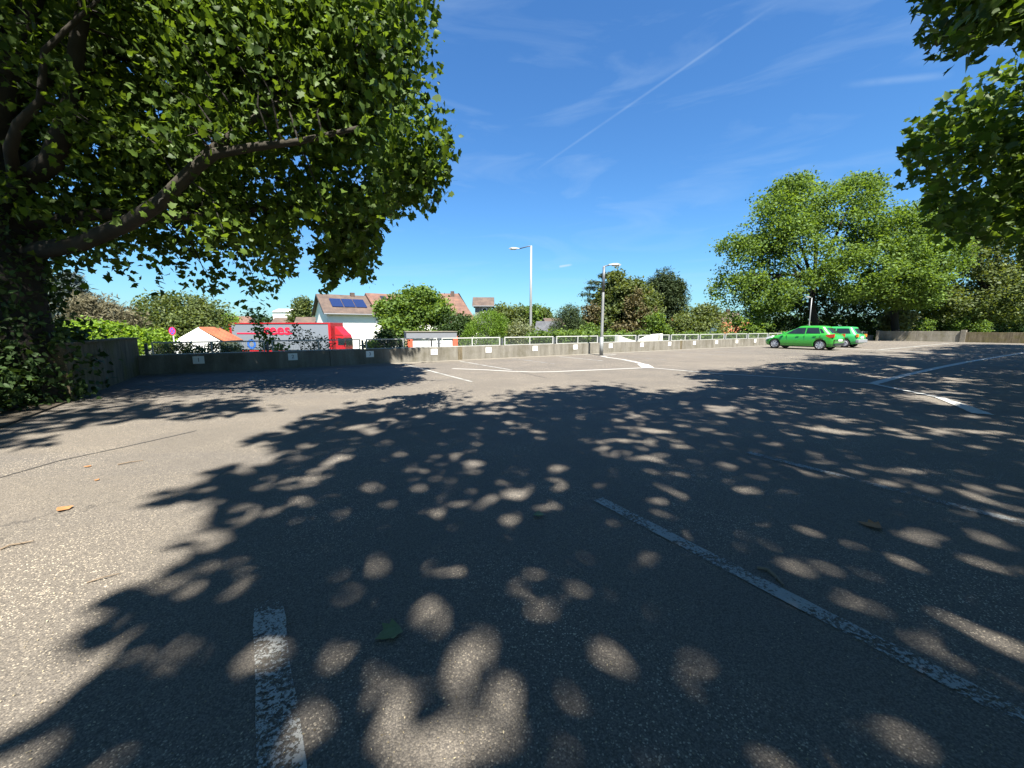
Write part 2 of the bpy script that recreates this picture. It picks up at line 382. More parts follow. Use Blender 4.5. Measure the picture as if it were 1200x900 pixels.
# ------------------------------------------------------------------ object helpers
def tag(o, label=None, cat=None, group=None, kind=None):
    if label: o['label'] = label
    if cat: o['category'] = cat
    if group: o['group'] = group
    if kind: o['kind'] = kind
    return o
def empty(name, loc=(0, 0, 0), rz=0.0):
    o = bpy.data.objects.new(name, None); o.empty_display_size = 0.3
    COL.objects.link(o); o.location = loc; o.rotation_euler = (0, 0, rz)
    return o
class MB:
    def __init__(s): s.v = []; s.f = []; s.xf = None
    def add(s, vs, fs):
        k = len(s.v)
        if s.xf is not None: vs = [tuple(s.xf @ Vector(p)) for p in vs]
        s.v += [tuple(p) for p in vs]; s.f += [tuple(i + k for i in f) for f in fs]
        return s
    def box(s, x0, x1, y0, y1, z0, z1):
        vs = [(x, y, z) for z in (z0, z1) for y in (y0, y1) for x in (x0, x1)]
        return s.add(vs, [(0, 2, 3, 1), (4, 5, 7, 6), (0, 1, 5, 4), (2, 6, 7, 3), (0, 4, 6, 2), (1, 3, 7, 5)])
    def tube(s, pts, rad, sides=8, cap=True):
        pts = [Vector(p) for p in pts]
        if isinstance(rad, (int, float)): rad = [rad] * len(pts)
        vs, fs = [], []
        prev = None
        for i, p in enumerate(pts):
            d = (pts[min(i + 1, len(pts) - 1)] - pts[max(i - 1, 0)]).normalized()
            a = prev if prev is not None else (Vector((1, 0, 0)) if abs(d.x) < 0.8 else Vector((0, 1, 0)))
            a = (a - d * a.dot(d)).normalized(); prev = a
            b = d.cross(a)
            for k in range(sides):
                t = 2 * math.pi * k / sides
                vs.append(p + (a * math.cos(t) + b * math.sin(t)) * rad[i])
        for i in range(len(pts) - 1):
            for k in range(sides):
                k2 = (k + 1) % sides
                fs.append((i * sides + k, i * sides + k2, (i + 1) * sides + k2, (i + 1) * sides + k))
        if cap:
            fs.append(tuple(range(sides))[::-1]); fs.append(tuple((len(pts) - 1) * sides + k for k in range(sides)))
        return s.add(vs, fs)
    def prism(s, poly, axis, a, b):
        """polygon given in the two other axes, extruded along axis from a to b"""
        def p3(q, t):
            q = list(q); q.insert(axis, t); return tuple(q)
        n = len(poly)
        vs = [p3(q, a) for q in poly] + [p3(q, b) for q in poly]
        fs = [tuple(range(n)), tuple(range(n, 2 * n))[::-1]] + [(i, i + n, (i + 1) % n + n, (i + 1) % n) for i in range(n)]
        return s.add(vs, fs)
    def lathe(s, prof, sides=20, axis='x', c=(0, 0, 0)):
        vs, fs = [], []
        for (r, h) in prof:
            for k in range(sides):
                t = 2 * math.pi * k / sides
                a, b = r * math.cos(t), r * math.sin(t)
                p = {'x': (h, a, b), 'y': (a, h, b), 'z': (a, b, h)}[axis]
                vs.append((p[0] + c[0], p[1] + c[1], p[2] + c[2]))
        for i in range(len(prof) - 1):
            for k in range(sides):
                k2 = (k + 1) % sides
                fs.append((i * sides + k, i * sides + k2, (i + 1) * sides + k2, (i + 1) * sides + k))
        return s.add(vs, fs)
    def build(s, name, mat, parent=None, smooth=False, bevel=0.0, loc=None):
        me = bpy.data.meshes.new(name)
        me.from_pydata(s.v, [], s.f)
        bm = bmesh.new(); bm.from_mesh(me)
        bmesh.ops.recalc_face_normals(bm, faces=bm.faces)
        if bevel:
            bmesh.ops.bevel(bm, geom=[e for e in bm.edges if e.is_manifold and e.calc_face_angle(0) > 0.6], offset=bevel, segments=2, affect='EDGES', profile=0.6)
        bm.to_mesh(me); bm.free()
        if smooth:
            for p in me.polygons: p.use_smooth = True
        me.materials.append(mat)
        o = bpy.data.objects.new(name, me); COL.objects.link(o)
        if parent: o.parent = parent
        if loc: o.location = loc
        return o
def copy_tree(o, parent=None):
    c = o.copy(); COL.objects.link(c)
    if parent: c.parent = parent
    for ch in list(o.children): copy_tree(ch, c)
    return c
def box(name, dims, mat, parent=None, bevel=0.0): return MB().box(*dims).build(name, mat, parent, bevel=bevel)
def text_mesh(body, size, mat, name, parent, loc, rot, depth=0.004, sx=1.0, weight=0.0):
    cu = bpy.data.curves.new(name, 'FONT'); cu.body = body; cu.size = size; cu.extrude = depth; cu.offset = weight
    cu.align_x = 'CENTER'; cu.align_y = 'CENTER'; cu.resolution_u = 3
    t = bpy.data.objects.new(name + '_tmp', cu); COL.objects.link(t)
    dg = bpy.context.evaluated_depsgraph_get()
    me = bpy.data.meshes.new_from_object(t.evaluated_get(dg)); me.name = name
    bpy.data.objects.remove(t); bpy.data.curves.remove(cu)
    me.materials.clear(); me.materials.append(mat)
    o = bpy.data.objects.new(name, me); COL.objects.link(o); o.parent = parent
    o.location = loc; o.rotation_euler = rot; o.scale = (sx, 1, 1)
    return o

# ================================================================== SETTING
# street level ground, out to the horizon
g = MB(); R = 1500
g.add([(-R, -R, GZ), (R, -R, GZ), (R, R, GZ), (-R, R, GZ)], [(0, 1, 2, 3)])
tag(g.build('ground', M['turf']), kind='structure')
# parking deck slab
U0, U1, N1 = -3.1, 55.6, 15.45
deck = MB()
dc = [L(U0, -60), L(U1 + .3, -60), L(U1 + .3, N1), L(U0, N1)]
# finely divided so it is one real slab with a top sheet
deck.add([(*p[:2], 0.0) for p in dc] + [(*p[:2], GZ - 0.3) for p in dc], [(0, 1, 2, 3), (4, 7, 6, 5), (0, 4, 5, 1), (1, 5, 6, 2), (2, 6, 7, 3), (3, 7, 4, 0)])
tag(deck.build('parking_deck', M['asphalt']), kind='structure')
# bed beside the deck, left of the side wall
bd = MB(); bc = [L(-60, -60), L(U0 - 0.001, -60), L(U0 - 0.001, 10.4), L(U0 - 0.27, 10.4), L(U0 - 0.27, N1 + 3), L(-60, N1 + 3)]
bd.add([(*p[:2], 0.03) for p in bc] + [(*p[:2], GZ - 0.2) for p in bc], [tuple(range(6)), tuple(range(6, 12))[::-1]] + [(i, i + 6, (i + 1) % 6 + 6, (i + 1) % 6) for i in range(6)])
tag(bd.build('planting_bed', M['soil']), kind='structure')
# street beyond
st = MB(); sp = [L(-70, 26, GZ + .02), L(70, 22, GZ + .02), L(70, 29, GZ + .02), L(-70, 42, GZ + .02)]
st.add(sp, [(0, 1, 2, 3)]); tag(st.build('street', plain('street_asphalt', (0.09, 0.088, 0.085), 0.9)), kind='structure')

def strip(name, pts, width, mat, z=0.004, parent=None):
    """painted strip along a polyline on the ground, mitred"""
    P = [np.array(p[:2], float) for p in pts]; W = width if isinstance(width, (list, tuple)) else [width] * len(P)
    if name == 'bay_line' or name == 'line_marking':      # hand-rolled paint: slightly uneven edges
        Q, V = [], []
        for i in range(len(P) - 1):
            n_ = max(1, min(40, int(np.linalg.norm(P[i + 1] - P[i]) / .09)))
            for k in range(n_): Q.append(P[i] + (P[i + 1] - P[i]) * k / n_); V.append(W[i] + (W[i + 1] - W[i]) * k / n_)
        P = Q + [P[-1]]; W = V + [W[-1]]
        W = [w * (1 + random.uniform(-.06, .06)) for w in W]
    vs, fs = [], []
    for i, p in enumerate(P):
        d = P[min(i + 1, len(P) - 1)] - P[max(i - 1, 0)]; d /= np.linalg.norm(d)
        nn = np.array([-d[1], d[0]]) * W[i] / 2
        vs += [(*(p - nn), z), (*(p + nn), z)]
    for i in range(len(P) - 1): fs.append((2 * i, 2 * i + 1, 2 * i + 3, 2 * i + 2))
    o = MB().add(vs, fs).build(name, mat, parent)
    return tag(o, kind='structure')
G = ground
strip('gutter', [L(U0 + .02, 14.95), L(55.3, 14.95)], 0.42, M['gutter'], 0.004)
strip('gutter', [L(55.25, 14.7), L(55.25, -10)], 0.5, M['gutter'], 0.004)
strip('line_marking', [G(530, 432), G(570, 433.5), G(600, 435.2), G(625, 436), G(650, 435.6), G(700, 433.5), G(757, 431)], 0.13, M['paint_fresh'])
strip('line_marking', [G(707, 416.6), G(722, 415.6)], 0.12, M['paint_fresh'], 0.0085)
strip('line_marking', [G(704, 417.2), G(712, 419), G(730, 421.5), G(745, 424.5), G(754, 427)], [0.16, .16, .17, .18, .2], M['paint_fresh'], 0.0088)
strip('line_marking', [G(753, 427), G(760, 431.5)], 0.40, M['paint_fresh'], 0.0105)
strip('line_marking', [G(759, 431), G(800, 434.5), G(840, 438), G(900, 441.5), G(960, 445.5), G(1024, 450)], 0.105, M['paint_fresh'], 0.0092)
strip('line_marking', [G(1021, 450.3), G(1060, 440), G(1100, 431), G(1135, 424), G(1170, 418.3), G(1215, 411)], 0.19, M['paint_fresh'], 0.0072)
strip('line_marking', [G(1022, 450), G(1050, 456), G(1100, 466), G(1125, 475), G(1152, 486)], [0.10, .12, .15, .2, .24], M['paint_fresh'], 0.0125)
strip('line_marking', [L(13.2, 14.72), L(24, 14.72), L(36, 14.72)], 0.09, M['paint'], 0.0125)
strip('line_marking', [G(985, 408.5), G(1100, 413.2), G(1230, 419)], 0.2, M['paint_fresh'], 0.0055)
strip('line_marking', [G(1030, 410), G(1075, 406), G(1112, 402.6)], 0.16, M['paint'], 0.0095)
strip('line_marking', [G(1112, 402.8), G(1220, 405)], 0.16, M['paint'], 0.0115)
strip('line_marking', [G(1136, 427), G(1210, 431)], 0.1, M['paint'], 0.0068)
M['tar'] = plain('tar_seam', (0.035, 0.033, 0.031), 0.6, vary=.3)
for pts_ in ([(470, 503), (600, 487), (700, 479), (800, 470), (880, 463)], [(560, 427), (600, 434), (640, 443)], [(0, 560), (70, 540), (150, 523), (230, 505)], [(800, 424), (900, 421), (1000, 421)], [(330, 452), (420, 446), (520, 446)], [(880, 415), (960, 414), (1060, 410)]):
    strip('tar_seam', [G(*q_) for q_ in pts_], 0.022, M['tar'], 0.0035)
# bay lines of the row along the parapet
for k, u in enumerate((4.36, 6.66, 9.2, 11.7)):
    strip('bay_line', [L(u, 14.6), L(u, 12.6), L(u, 10.6 if u < 9 else 11.6)][: 3], 0.09, M['paint'] if k != 2 else M['paint_old'], 0.0060)
for k in range(6):
    strip('bay_line', [L(14.3 + 2.52 * k, 14.6), L(14.3 + 2.52 * k, 10.4)], 0.09, M['paint_old'], 0.0060)
strip('bay_line', [L(4.36, 11.5), L(4.36, 8.8)], 0.08, M['paint'], 0.0045)
# bay lines of the near row
strip('bay_line', [L(-0.08, 2.15), L(-0.07, 1.7), L(-.05, 1.2), L(-.05, -3.2)], 0.125, M['paint_old2'], 0.0060)
strip('bay_line', [L(2.15, 2.13), L(2.14, 1.0), L(2.14, 0.0), L(2.14, -3.2)], 0.10, M['paint_old3'], 0.0060)
strip('bay_line', [L(4.38, 2.12), L(4.38, 1.0), L(4.38, 0.0), L(4.38, -3.2)], 0.09, M['paint_old'], 0.0060)

# ---------------------------------------------------------------- parapet with railings
WH, NF = 0.555, 15.2
wall = empty('parapet_wall', L(U0, NF), LOT_ROT)
tag(wall, 'long low weathered concrete parapet under the white railings along the far edge', 'wall')
u = 0.0; PL = 5.04; ks = 0
widths = []
while u < 58.6:
    w = min(PL, 58.7 - u)
    MB().box(u + 0.006, u + w - 0.006, 0, 0.25, -0.2, WH + 0.004 * (ks % 3)).build('wall_panel', M['concrete'], wall, bevel=0.008)
    if ks: MB().box(u - 0.10, u + 0.10, -0.012, 0.25, -0.2, WH - 0.006).build('joint_cover', M['concrete_moss'], wall) if ks % 3 == 2 else None
    u += PL; ks += 1
# side wall (left), mossy board-marked concrete
lw = empty('side_wall', L(U0, 10.42), LOT_ROT)
tag(lw, 'taller dark mossy concrete wall running towards us at the left', 'wall')
for i in range(3):
    a, b = i * 1.68, min((i + 1) * 1.68 - 0.008, 5.02)
    MB().box(-0.26, 0, a, b, -0.3, 1.03 + 0.003 * i).build('wall_panel', M['concrete_moss'], lw, bevel=0.01)
MB().box(-0.30, 0.04, -0.03, 5.03, 1.034, 1.075).build('coping', M['concrete_moss'], lw, bevel=0.008)
# short higher end block of the corner
# far end wall (right)
rw = empty('end_wall', L(U1, 14.9), LOT_ROT)
tag(rw, 'waist high grey concrete wall closing the far right end of the deck', 'wall')
k = 0; n = 0.0
while n > -36:
    h = 1.0 if n > -6 else 0.93
    MB().box(0, 0.25, n - 3.0 + 0.012, n, -0.2, h + 0.006 * (k % 2)).build('wall_panel', M['concrete_end'] if n > -6 else M['concrete_moss'], rw, bevel=0.012)
    n -= 3.0; k += 1
MB().box(-0.10, 0.32, -6.3, -5.95, -0.2, 1.13).build('pillar', M['gutter'], rw, bevel=0.015)

def railing(u0, dark=False):
    r = empty('railing', L(u0, NF + 0.12, WH), LOT_ROT)
    ln = 2.80; h = 0.36
    for x in (0.02, ln / 2, ln - 0.02): MB().box(x - 0.02, x + 0.02, -0.02, 0.02, -0.02, h - 0.021).build('post', M['galv'], r)
    MB().box(0, ln, -0.022, 0.022, h - 0.02, h + 0.02).build('top_rail', M['galv'], r)
    MB().box(0.042, ln / 2 - .022, -0.012, 0.012, 0.005, 0.028).add(*([], [])).build('bottom_rail', M['galv'], r)
    MB().box(ln / 2 + .022, ln - .042, -0.012, 0.012, 0.005, 0.028).build('bottom_rail', M['galv'], r)
    MB().box(-.155, -.085, -0.03, 0.03, -0.02, h - .02).build('end_post', M['steel_dark'], r)
    MB().box(-.2, -.021, -0.010, 0.010, 0.12, 0.16).build('bracket', M['steel_dark'], r)
    m = MB()
    for x in np.arange(0.08, ln - 0.05, 0.05): m.box(x - 0.0018, x + 0.0018, -0.002, 0.002, 0.029, h - 0.021)
    for z in np.arange(0.07, h - 0.03, 0.05): m.box(0.041, ln - 0.041, 0.0025, 0.006, z - 0.0018, z + 0.0018)
    o = m.build('wire_mesh', M['mesh_wire'], r); o['kind'] = 'stuff'
    return r
labels_r = ['first railing from the left, dark in tree shade beside the corner', 'railing in front of the red and white truck', 'railing in front of the truck cab and white house',
            'railing directly in front of the white kiosk right part', 'railing in front of the round lime shrub', 'railing beside the tall thin lamp post behind it',
            'railing just left of the grey lamp post', 'railing just right of the grey lamp post', 'railing before the white curved garden wall']
rail0 = railing(-2.79)
for k in range(19):
    u = -2.79 + 3.0 * k + (0.03 * (k > 3))
    r = rail0 if k == 0 else copy_tree(rail0)
    r.location = L(u, NF + 0.12, WH)
    lb = labels_r[k] if k < len(labels_r) else ('railing ending at the nose of the bright green hatchback' if k == 11 else ('railing section beyond the green cars, almost wholly hidden by them' if k > 11 else ['railing second right of the curved garden wall', 'railing below the low garden trees, left of the green hatchback'][k - 9]))
    tag(r, lb, 'railing', 'white railings on the parapet')
p0 = 1
# bay number plates
def plate(k):
    u = -1.73 + 2.52 * k
    p = empty('number_plate', L(u, NF - 0.004, 0.375), LOT_ROT)
    MB().box(-0.14, 0.14, -0.008, 0.0, -0.115, 0.115).build('board', M['white'], p, bevel=0.002)
    text_mesh(str(k + 1), 0.17, M['ink'], 'digits', p, (0, -0.0105, 0), (math.pi / 2, 0, 0), 0.001)
    where = ['in deep shade near the corner', 'below the truck', 'in shade below the white house', 'below the white kiosk', 'left of a wall joint below the lime shrub',
             'below the tall lamp post', 'left of the grey lamp post', 'just right of the grey lamp post', 'below the white curved garden wall', 'third right of the grey lamp post',
             'fourth right of the grey lamp post', 'fifth right of the grey lamp post', 'fourth left of the green car', 'third left of the green car'][k] if k < 14 else 'beside the green car'
    tag(p, 'bay plate number %d on the parapet, %s' % (k + 1, where), 'number plate', 'bay number plates')
for k in range(14): plate(k)

# bright picket posts at the far corner, right of the cars
for k, (dx, h) in enumerate(((0, .95), (.45, .9), (.9, 1.0))):
    b_ = empty('corner_post', L(55.2 - dx * 1.6, 14.6 - 0.1 * k), LOT_ROT)
    MB().box(-.09, .09, -.09, .09, 0, h).build('shaft', M['gutter'], b_, bevel=0.01)
    MB().prism([(-.1, h), (.1, h), (0, h + .09)], 1, -.1, .1).build('cap', M['gutter'], b_)
    tag(b_, ['rightmost', 'middle', 'leftmost and tallest'][k] + ' of the pale pointed concrete posts at the far corner', 'post', 'pale posts right of the cars')

# ---------------------------------------------------------------- lamp posts
def lamp(loc, h, r0, r1, arm, head, label, rz=0.0, dark_top=0.0):
    e = empty('street_lamp', loc, rz)
    m = MB(); zs = [0, h * .3, h * .6, h]
    m.tube([(0, 0, z) for z in zs], [r0, r0 * .8 + r1 * .2, r0 * .4 + r1 * .6, r1], 12).build('pole', M['lamp_grey'], e, smooth=True)
    MB().tube([(0, 0, 0), (0, 0, .9 if h < 7 else 1.2)], [r0 * 1.25, r0 * 1.2], 12).build('base_sleeve', M['lamp_grey'], e, smooth=True)
    ax, az = arm
    if dark_top: MB().tube([(0, 0, h - dark_top), (0, 0, h - .02)], [r1 * 1.25, r1 * 1.2], 12).build('dark_pole_top', M['steel_dark'], e, smooth=True)  # dark tone over the upper pole, modelled as a thin sleeve
    MB().tube([(0, 0, h - .03), (ax * .15, 0, h + az * .1), (ax, 0, h + az)], [r1 * .6, r1 * .5, r1 * .5], 8).build('arm', M['steel_dark'] if head < 1 else M['lamp_grey'], e, smooth=True)
    sgn = 1 if ax > 0 else -1; hl = abs(head)
    hd = empty('lamp_head', (ax, 0, h + az)); hd.parent = e
    sh = MB(); x0, x1 = -0.05 * sgn, sgn * hl
    prof = [(-.05, .05), (hl * .3, .10), (hl * .7, .11), (hl, .04)]
    vs, fs = [], []
    for (x, w) in prof:
        for k in range(8):
            t = math.pi * k / 7
            vs.append((x * sgn, math.cos(t) * w * 1.2, math.sin(t) * w * 0.9))
    for i in range(3):
        for k in range(7): fs.append((i * 8 + k, i * 8 + k + 1, i * 8 + k + 9, i * 8 + k + 8))
        fs.append((i * 8 + 7, i * 8, i * 8 + 8, i * 8 + 15))
    fs += [tuple(range(8)), tuple(range(24, 32))]
    o = MB().add(vs, fs).build('lamp_shade', M['lamp_grey'], e, smooth=False); o.location = (ax, 0, h + az)
    bpy.data.objects.remove(hd)
    o2 = MB().box(min(sgn * hl * .25, sgn * hl * .9), max(sgn * hl * .25, sgn * hl * .9), -.08, .08, -.05, -.001).build('diffuser', M['lamp_glass'], o, bevel=0.02)
    tag(e, label, 'lamp post')
    return e
b2 = L(14.0, 14.45)
P2 = G(704.5, 416.6)
topz = sight(705, 312, P2.y).z
lamp((P2.x, P2.y, 0), topz, 0.075, 0.055, (0.25, 0.05), 0.55, 'grey lamp post standing on the deck in front of the parapet', 0, 1.2)
t1p = sight(622.5, 288, 24.5)
lamp((t1p.x, t1p.y, GZ), t1p.z - GZ, 0.10, 0.06, (-0.75, -0.18), 0.6, 'tall thin pale lamp post with left arm rising beyond the parapet', 0)
t3p = sight(951.5, 349, 34.0)
lamp((t3p.x, t3p.y, 0), t3p.z, 0.05, 0.035, (-0.2, 0.03), 0.3, 'slim lamp post in front of the big tree behind the green cars', 0)

# ================================================================== FOLIAGE
def inpoly(x, y, poly):
    x = np.asarray(x); y = np.asarray(y); c = np.zeros(x.shape, bool)
    n = len(poly)
    for i in range(n):
        x0, y0 = poly[i]; x1, y1 = poly[(i + 1) % n]
        if y0 == y1: continue
        k = ((y0 > y) != (y1 > y)) & (x < (x1 - x0) * (y - y0) / (y1 - y0) + x0)
        c ^= k
    return c
_H = np.random.default_rng(3).random(4096)
def vnoise(P, s, seed=0):
    Q = P / s + seed * 17.3
    i = np.floor(Q).astype(int); f = Q - i; f = f * f * (3 - 2 * f)
    def h(a, b, c): return _H[(a * 73856093 ^ b * 19349663 ^ c * 83492791) & 4095]
    r = 0
    for dx in (0, 1):
        for dy in (0, 1):
            for dz in (0, 1):
                w = (f[:, 0] if dx else 1 - f[:, 0]) * (f[:, 1] if dy else 1 - f[:, 1]) * (f[:, 2] if dz else 1 - f[:, 2])
                r = r + w * h(i[:, 0] + dx, i[:, 1] + dy, i[:, 2] + dz)
    return r

# sunlit outlines on the deck: crowns are carved to keep these in sun
LIT = [
    [(-900, 620), (-60, 545), (0, 526), (125, 506), (154, 491), (250, 487), (354, 469), (417, 460), (487, 452), (503, 441), (488, 431), (486, 424), (600, 417), (900, 402), (1030, 397), (1108, 398),
     (1112, 405), (1068, 414), (1020, 416), (942, 416), (925, 424), (894, 432), (850, 432), (803, 433), (806, 441), (850, 446), (846, 452), (800, 461), (770, 452), (740, 445),
     (680, 443), (590, 443), (542, 453), (487, 461), (417, 478), (354, 493), (333, 519), (260, 548), (221, 552), (130, 584), (0, 636), (-80, 655), (-900, 760)],
    [(-900, 770), (-100, 660), (0, 645), (60, 622), (140, 605), (226, 578), (250, 592), (236, 640), (228, 668), (190, 715), (140, 755), (92, 800), (100, 842), (60, 880), (30, 910), (-60, 1060), (-900, 1200)],
]
# sun patches carved through the leaf clusters (x, y, half width, half height in survey units)
HOLES = [(558, 803, 20, 18), (520, 600, 38, 14), (575, 605, 30, 5), (605, 780, 20, 20), (675, 790, 34, 16), (700, 835, 16, 14), (500, 785, 24, 14), (596, 862, 22, 30), (512, 858, 14, 16),
         (430, 865, 22, 26), (450, 800, 14, 10), (560, 670, 14, 6), (575, 705, 20, 10), (530, 715, 16, 9), (430, 605, 12, 6), (602, 614, 8, 6), (640, 590, 18, 6), (1000, 630, 70, 13), (1050, 655, 40, 9),
         (935, 610, 38, 8), (1030, 700, 28, 14), (865, 610, 28, 7), (955, 790, 34, 30), (1010, 840, 50, 34), (1170, 800, 40, 16), (885, 860, 30, 30), (1135, 720, 26, 12), (1190, 705, 20, 8),
         (1095, 465, 45, 8), (1145, 480, 25, 7), (1120, 500, 40, 5), (860, 500, 30, 8), (850, 480, 40, 7), (905, 470, 24, 4), (770, 487, 26, 7), (745, 500, 20, 5), (620, 527, 18, 5),
         (700, 490, 30, 6), (430, 500, 34, 7), (400, 530, 30, 8), (370, 545, 30, 14), (480, 490, 26, 6), (590, 480, 26, 5), (950, 500, 28, 5), (1050, 505, 26, 4), (1180, 545, 26, 5),
         (985, 500, 20, 3), (1000, 530, 40, 5), (1080, 560, 40, 5), (250, 690, 26, 14), (200, 760, 30, 22), (300, 760, 14, 12), (340, 640, 22, 8), (290, 610, 22, 10), (320, 720, 10, 8),
         (380, 715, 12, 8), (90, 870, 40, 22), (260, 860, 40, 30), (1030, 610, 26, 5), (690, 600, 8, 4), (650, 560, 10, 4), (665, 545, 10, 4), (1120, 445, 40, 4), (1060, 432, 40, 3), (960, 425, 40, 3)]
def shade_ok(P):
    """True where a leaf at P throws its shadow on ground that is in shade"""
    t = P[:, 2] / -SUNV[2]
    Gd = P + t[:, None] * SUNV
    G0 = Gd.copy(); G0[:, 2] = 0
    for sc_, am in ((1.3, .85), (.45, .4)):          # noise makes the carved shadow outline ragged
        Gd = Gd + np.stack([vnoise(Gd, sc_, 31) - .5, vnoise(Gd, sc_, 37) - .5, 0 * t], 1) * am * (Gd[:, 1:2] / 5.5).clip(.22, 2.6)
    def lit_at(Gq):
        x, y = project(Gq); r_ = np.zeros(len(P), bool)
        for pl in LIT: r_ |= inpoly(x, y, pl)
        return r_ & (Gq[:, 1] > 0.3)
    lit = lit_at(Gd)
    rr = np.interp(Gd[:, 1], [1, 4, 9, 20], [.14, .36, .6, 1.1])
    deep = lit.copy(); edge = np.zeros(len(P), bool)
    for ax, ay in ((1, 0), (-1, 0), (0, 1), (0, -1)):
        q = lit_at(Gd + np.stack([ax * rr, ay * rr, 0 * rr], 1)); deep &= q; edge |= q
    # streaky shadow fringe: noise lets leaves past the outline and cuts gaps inside
    ca, sa = math.cos(.75), math.sin(.75)
    St = np.stack([(G0[:, 0] * ca + G0[:, 1] * sa) * .38, (-G0[:, 0] * sa + G0[:, 1] * ca) * 1.25, 0 * t], 1)
    nf = .7 * vnoise(St, .55, 51) + .3 * vnoise(G0, .3, 52)
    bad = deep | (lit & ~deep & (nf < .66)) | (~lit & edge & (nf < .42))
    x, y = project(Gd)
    for (cx, cy, a, b) in HOLES: bad |= (((x - cx) / a) ** 2 + ((y - cy) / b) ** 2 < .46) & (Gd[:, 1] > .3)
    return ~bad
SIL_LEFT = [(-4000, -9000), (470, -9000), (490, -400), (508, 0), (516, 20), (524, 52), (540, 62), (556, 58), (557, 76), (532, 82), (524, 96), (530, 120), (519, 135), (535, 160), (536, 178), (524, 190), (534, 205), (534, 222),
            (520, 240), (505, 252), (490, 238), (478, 258), (462, 250), (445, 262), (449, 282), (440, 310), (430, 330), (412, 322), (400, 306), (392, 325), (384, 347), (374, 346), (370, 315), (364, 295), (366, 268), (352, 262), (342, 270),
            (344, 290), (352, 300), (345, 315), (336, 318), (338, 345), (322, 338), (312, 350), (302, 372), (292, 362), (286, 345), (272, 348), (262, 340), (258, 352), (238, 342), (222, 346), (205, 336), (190, 344),
            (170, 334), (150, 338), (138, 325), (128, 338), (112, 322), (92, 322), (80, 338), (70, 332), (58, 345), (50, 420), (-4000, 560)]
SKYGAP = [(300, 215, 16, 7), (60, 250, 8, 12), (180, 130, 10, 8), (260, 115, 8, 6), (340, 190, 12, 6), (120, 270, 14, 6), (240, 310, 14, 9), (170, 320, 16, 8), (310, 320, 10, 9), (350, 262, 10, 8), (415, 205, 14, 9), (205, 100, 8, 8), (125, 62, 9, 7), (112, 175, 14, 9), (245, 170, 13, 10), (230, 240, 9, 6), (150, 215, 9, 6), (198, 268, 16, 8), (95, 215, 10, 8), (300, 250, 14, 7),
          (270, 300, 12, 7), (330, 225, 9, 6), (58, 92, 7, 7), (380, 150, 7, 6), (20, 15, 9, 6), (160, 300, 20, 6)]
SIL_RIGHT = [(1072, -9000), (1068, -300), (1072, 8), (1064, 36), (1076, 46), (1086, 40), (1089, 63), (1104, 60), (1108, 72), (1094, 86), (1100, 90), (1112, 82), (1127, 78), (1140, 66), (1146, 52), (1158, 38), (1172, 44), (1186, 52), (1200, 44),
             (1300, 40), (9000, 40), (9000, -9000)]
SIL_RIGHT2 = [(9000, 30), (1300, 52), (1200, 58), (1180, 62), (1150, 72), (1128, 88), (1112, 100), (1096, 118), (1080, 134), (1060, 140), (1066, 152), (1050, 168), (1062, 186), (1058, 203), (1064, 216), (1074, 216), (1088, 226), (1072, 243),
              (1090, 256), (1102, 275), (1125, 282), (1140, 274), (1170, 290), (1200, 296), (1300, 310), (9000, 300)]
def inframe(x, y, m=6): return (x > -m) & (x < 1200 + m) & (y > -m) & (y < 900 + m)
def view_ok(P, sils, gaps=(), rag=1.0):
    x, y = project(P)
    f = inframe(x, y)
    for sc_, am in ((.55, 26), (.18, 14)):
        x = x + (vnoise(P, sc_, 41) - .5) * am * rag; y = y + (vnoise(P, sc_, 43) - .5) * am * rag
    ok = np.zeros(len(P), bool)
    for s in sils: ok |= inpoly(x, y, s)
    for (cx, cy, a, b) in gaps: ok &= ((x - cx) / a) ** 2 + ((y - cy) / b) ** 2 > 1
    return ok | ~f

# leaf shapes (unit size, stem at origin, +y outward)
def leaf_maple():
    half = [(0, 0.0), (0.16, 0.02), (0.50, 0.10), (0.38, 0.27), (0.56, 0.52), (0.30, 0.57), (0.20, 0.78), (0.0, 1.05)]
    vs = [(x, y - 0.1, 0.10 * x) for x, y in half] + [(-x, y - 0.1, 0.10 * x) for x, y in half[1:-1]]
    R_ = list(range(8)); Lf = [0] + list(range(8, 14)) + [7]
    tris = []
    def fan(idx):   # mid-rib point fans
        a = idx
        return [(a[0], a[1], a[3]), (a[1], a[2], a[3]), (a[0], a[3], a[5]), (a[3], a[4], a[5]), (a[0], a[5], a[7]), (a[5], a[6], a[7])]
    tris = fan(R_) + [t[::-1] for t in fan(Lf)]
    return np.array(vs), np.array(tris)
def leaf_lite():
    vs = [(0, -.08, 0), (.50, .02, .05), (.37, .25, .02), (.54, .50, .06), (.27, .58, 0), (.02, .98, -.06), (-.25, .60, 0), (-.56, .46, .06), (-.36, .24, .02), (-.48, .04, .05)]
    return np.array(vs, float), np.array([(0, 1, 2), (0, 2, 8), (0, 8, 9), (2, 3, 4), (2, 4, 8), (4, 6, 8), (8, 6, 7), (4, 5, 6)])
def leaf_simple():
    vs = [(0, 0, 0), (0.42, 0.22, 0.06), (0.30, 0.62, 0.02), (0, 1.0, -0.05), (-0.30, 0.62, 0.02), (-0.42, 0.22, 0.06)]
    return np.array(vs, float), np.array([(0, 1, 3), (1, 2, 3), (0, 3, 5), (3, 4, 5)])
def leaf_quad():
    return np.array([(0, 0, 0), (0.33, 0.5, 0.06), (0, 1.0, 0), (-0.33, 0.5, 0.06)], float), np.array([(0, 1, 2), (0, 2, 3)])
def leaf_needle():
    return np.array([(0, 0, 0), (0.16, 0.3, 0), (0, 1.0, -0.12), (-0.16, 0.3, 0)], float), np.array([(0, 1, 2), (0, 2, 3)])
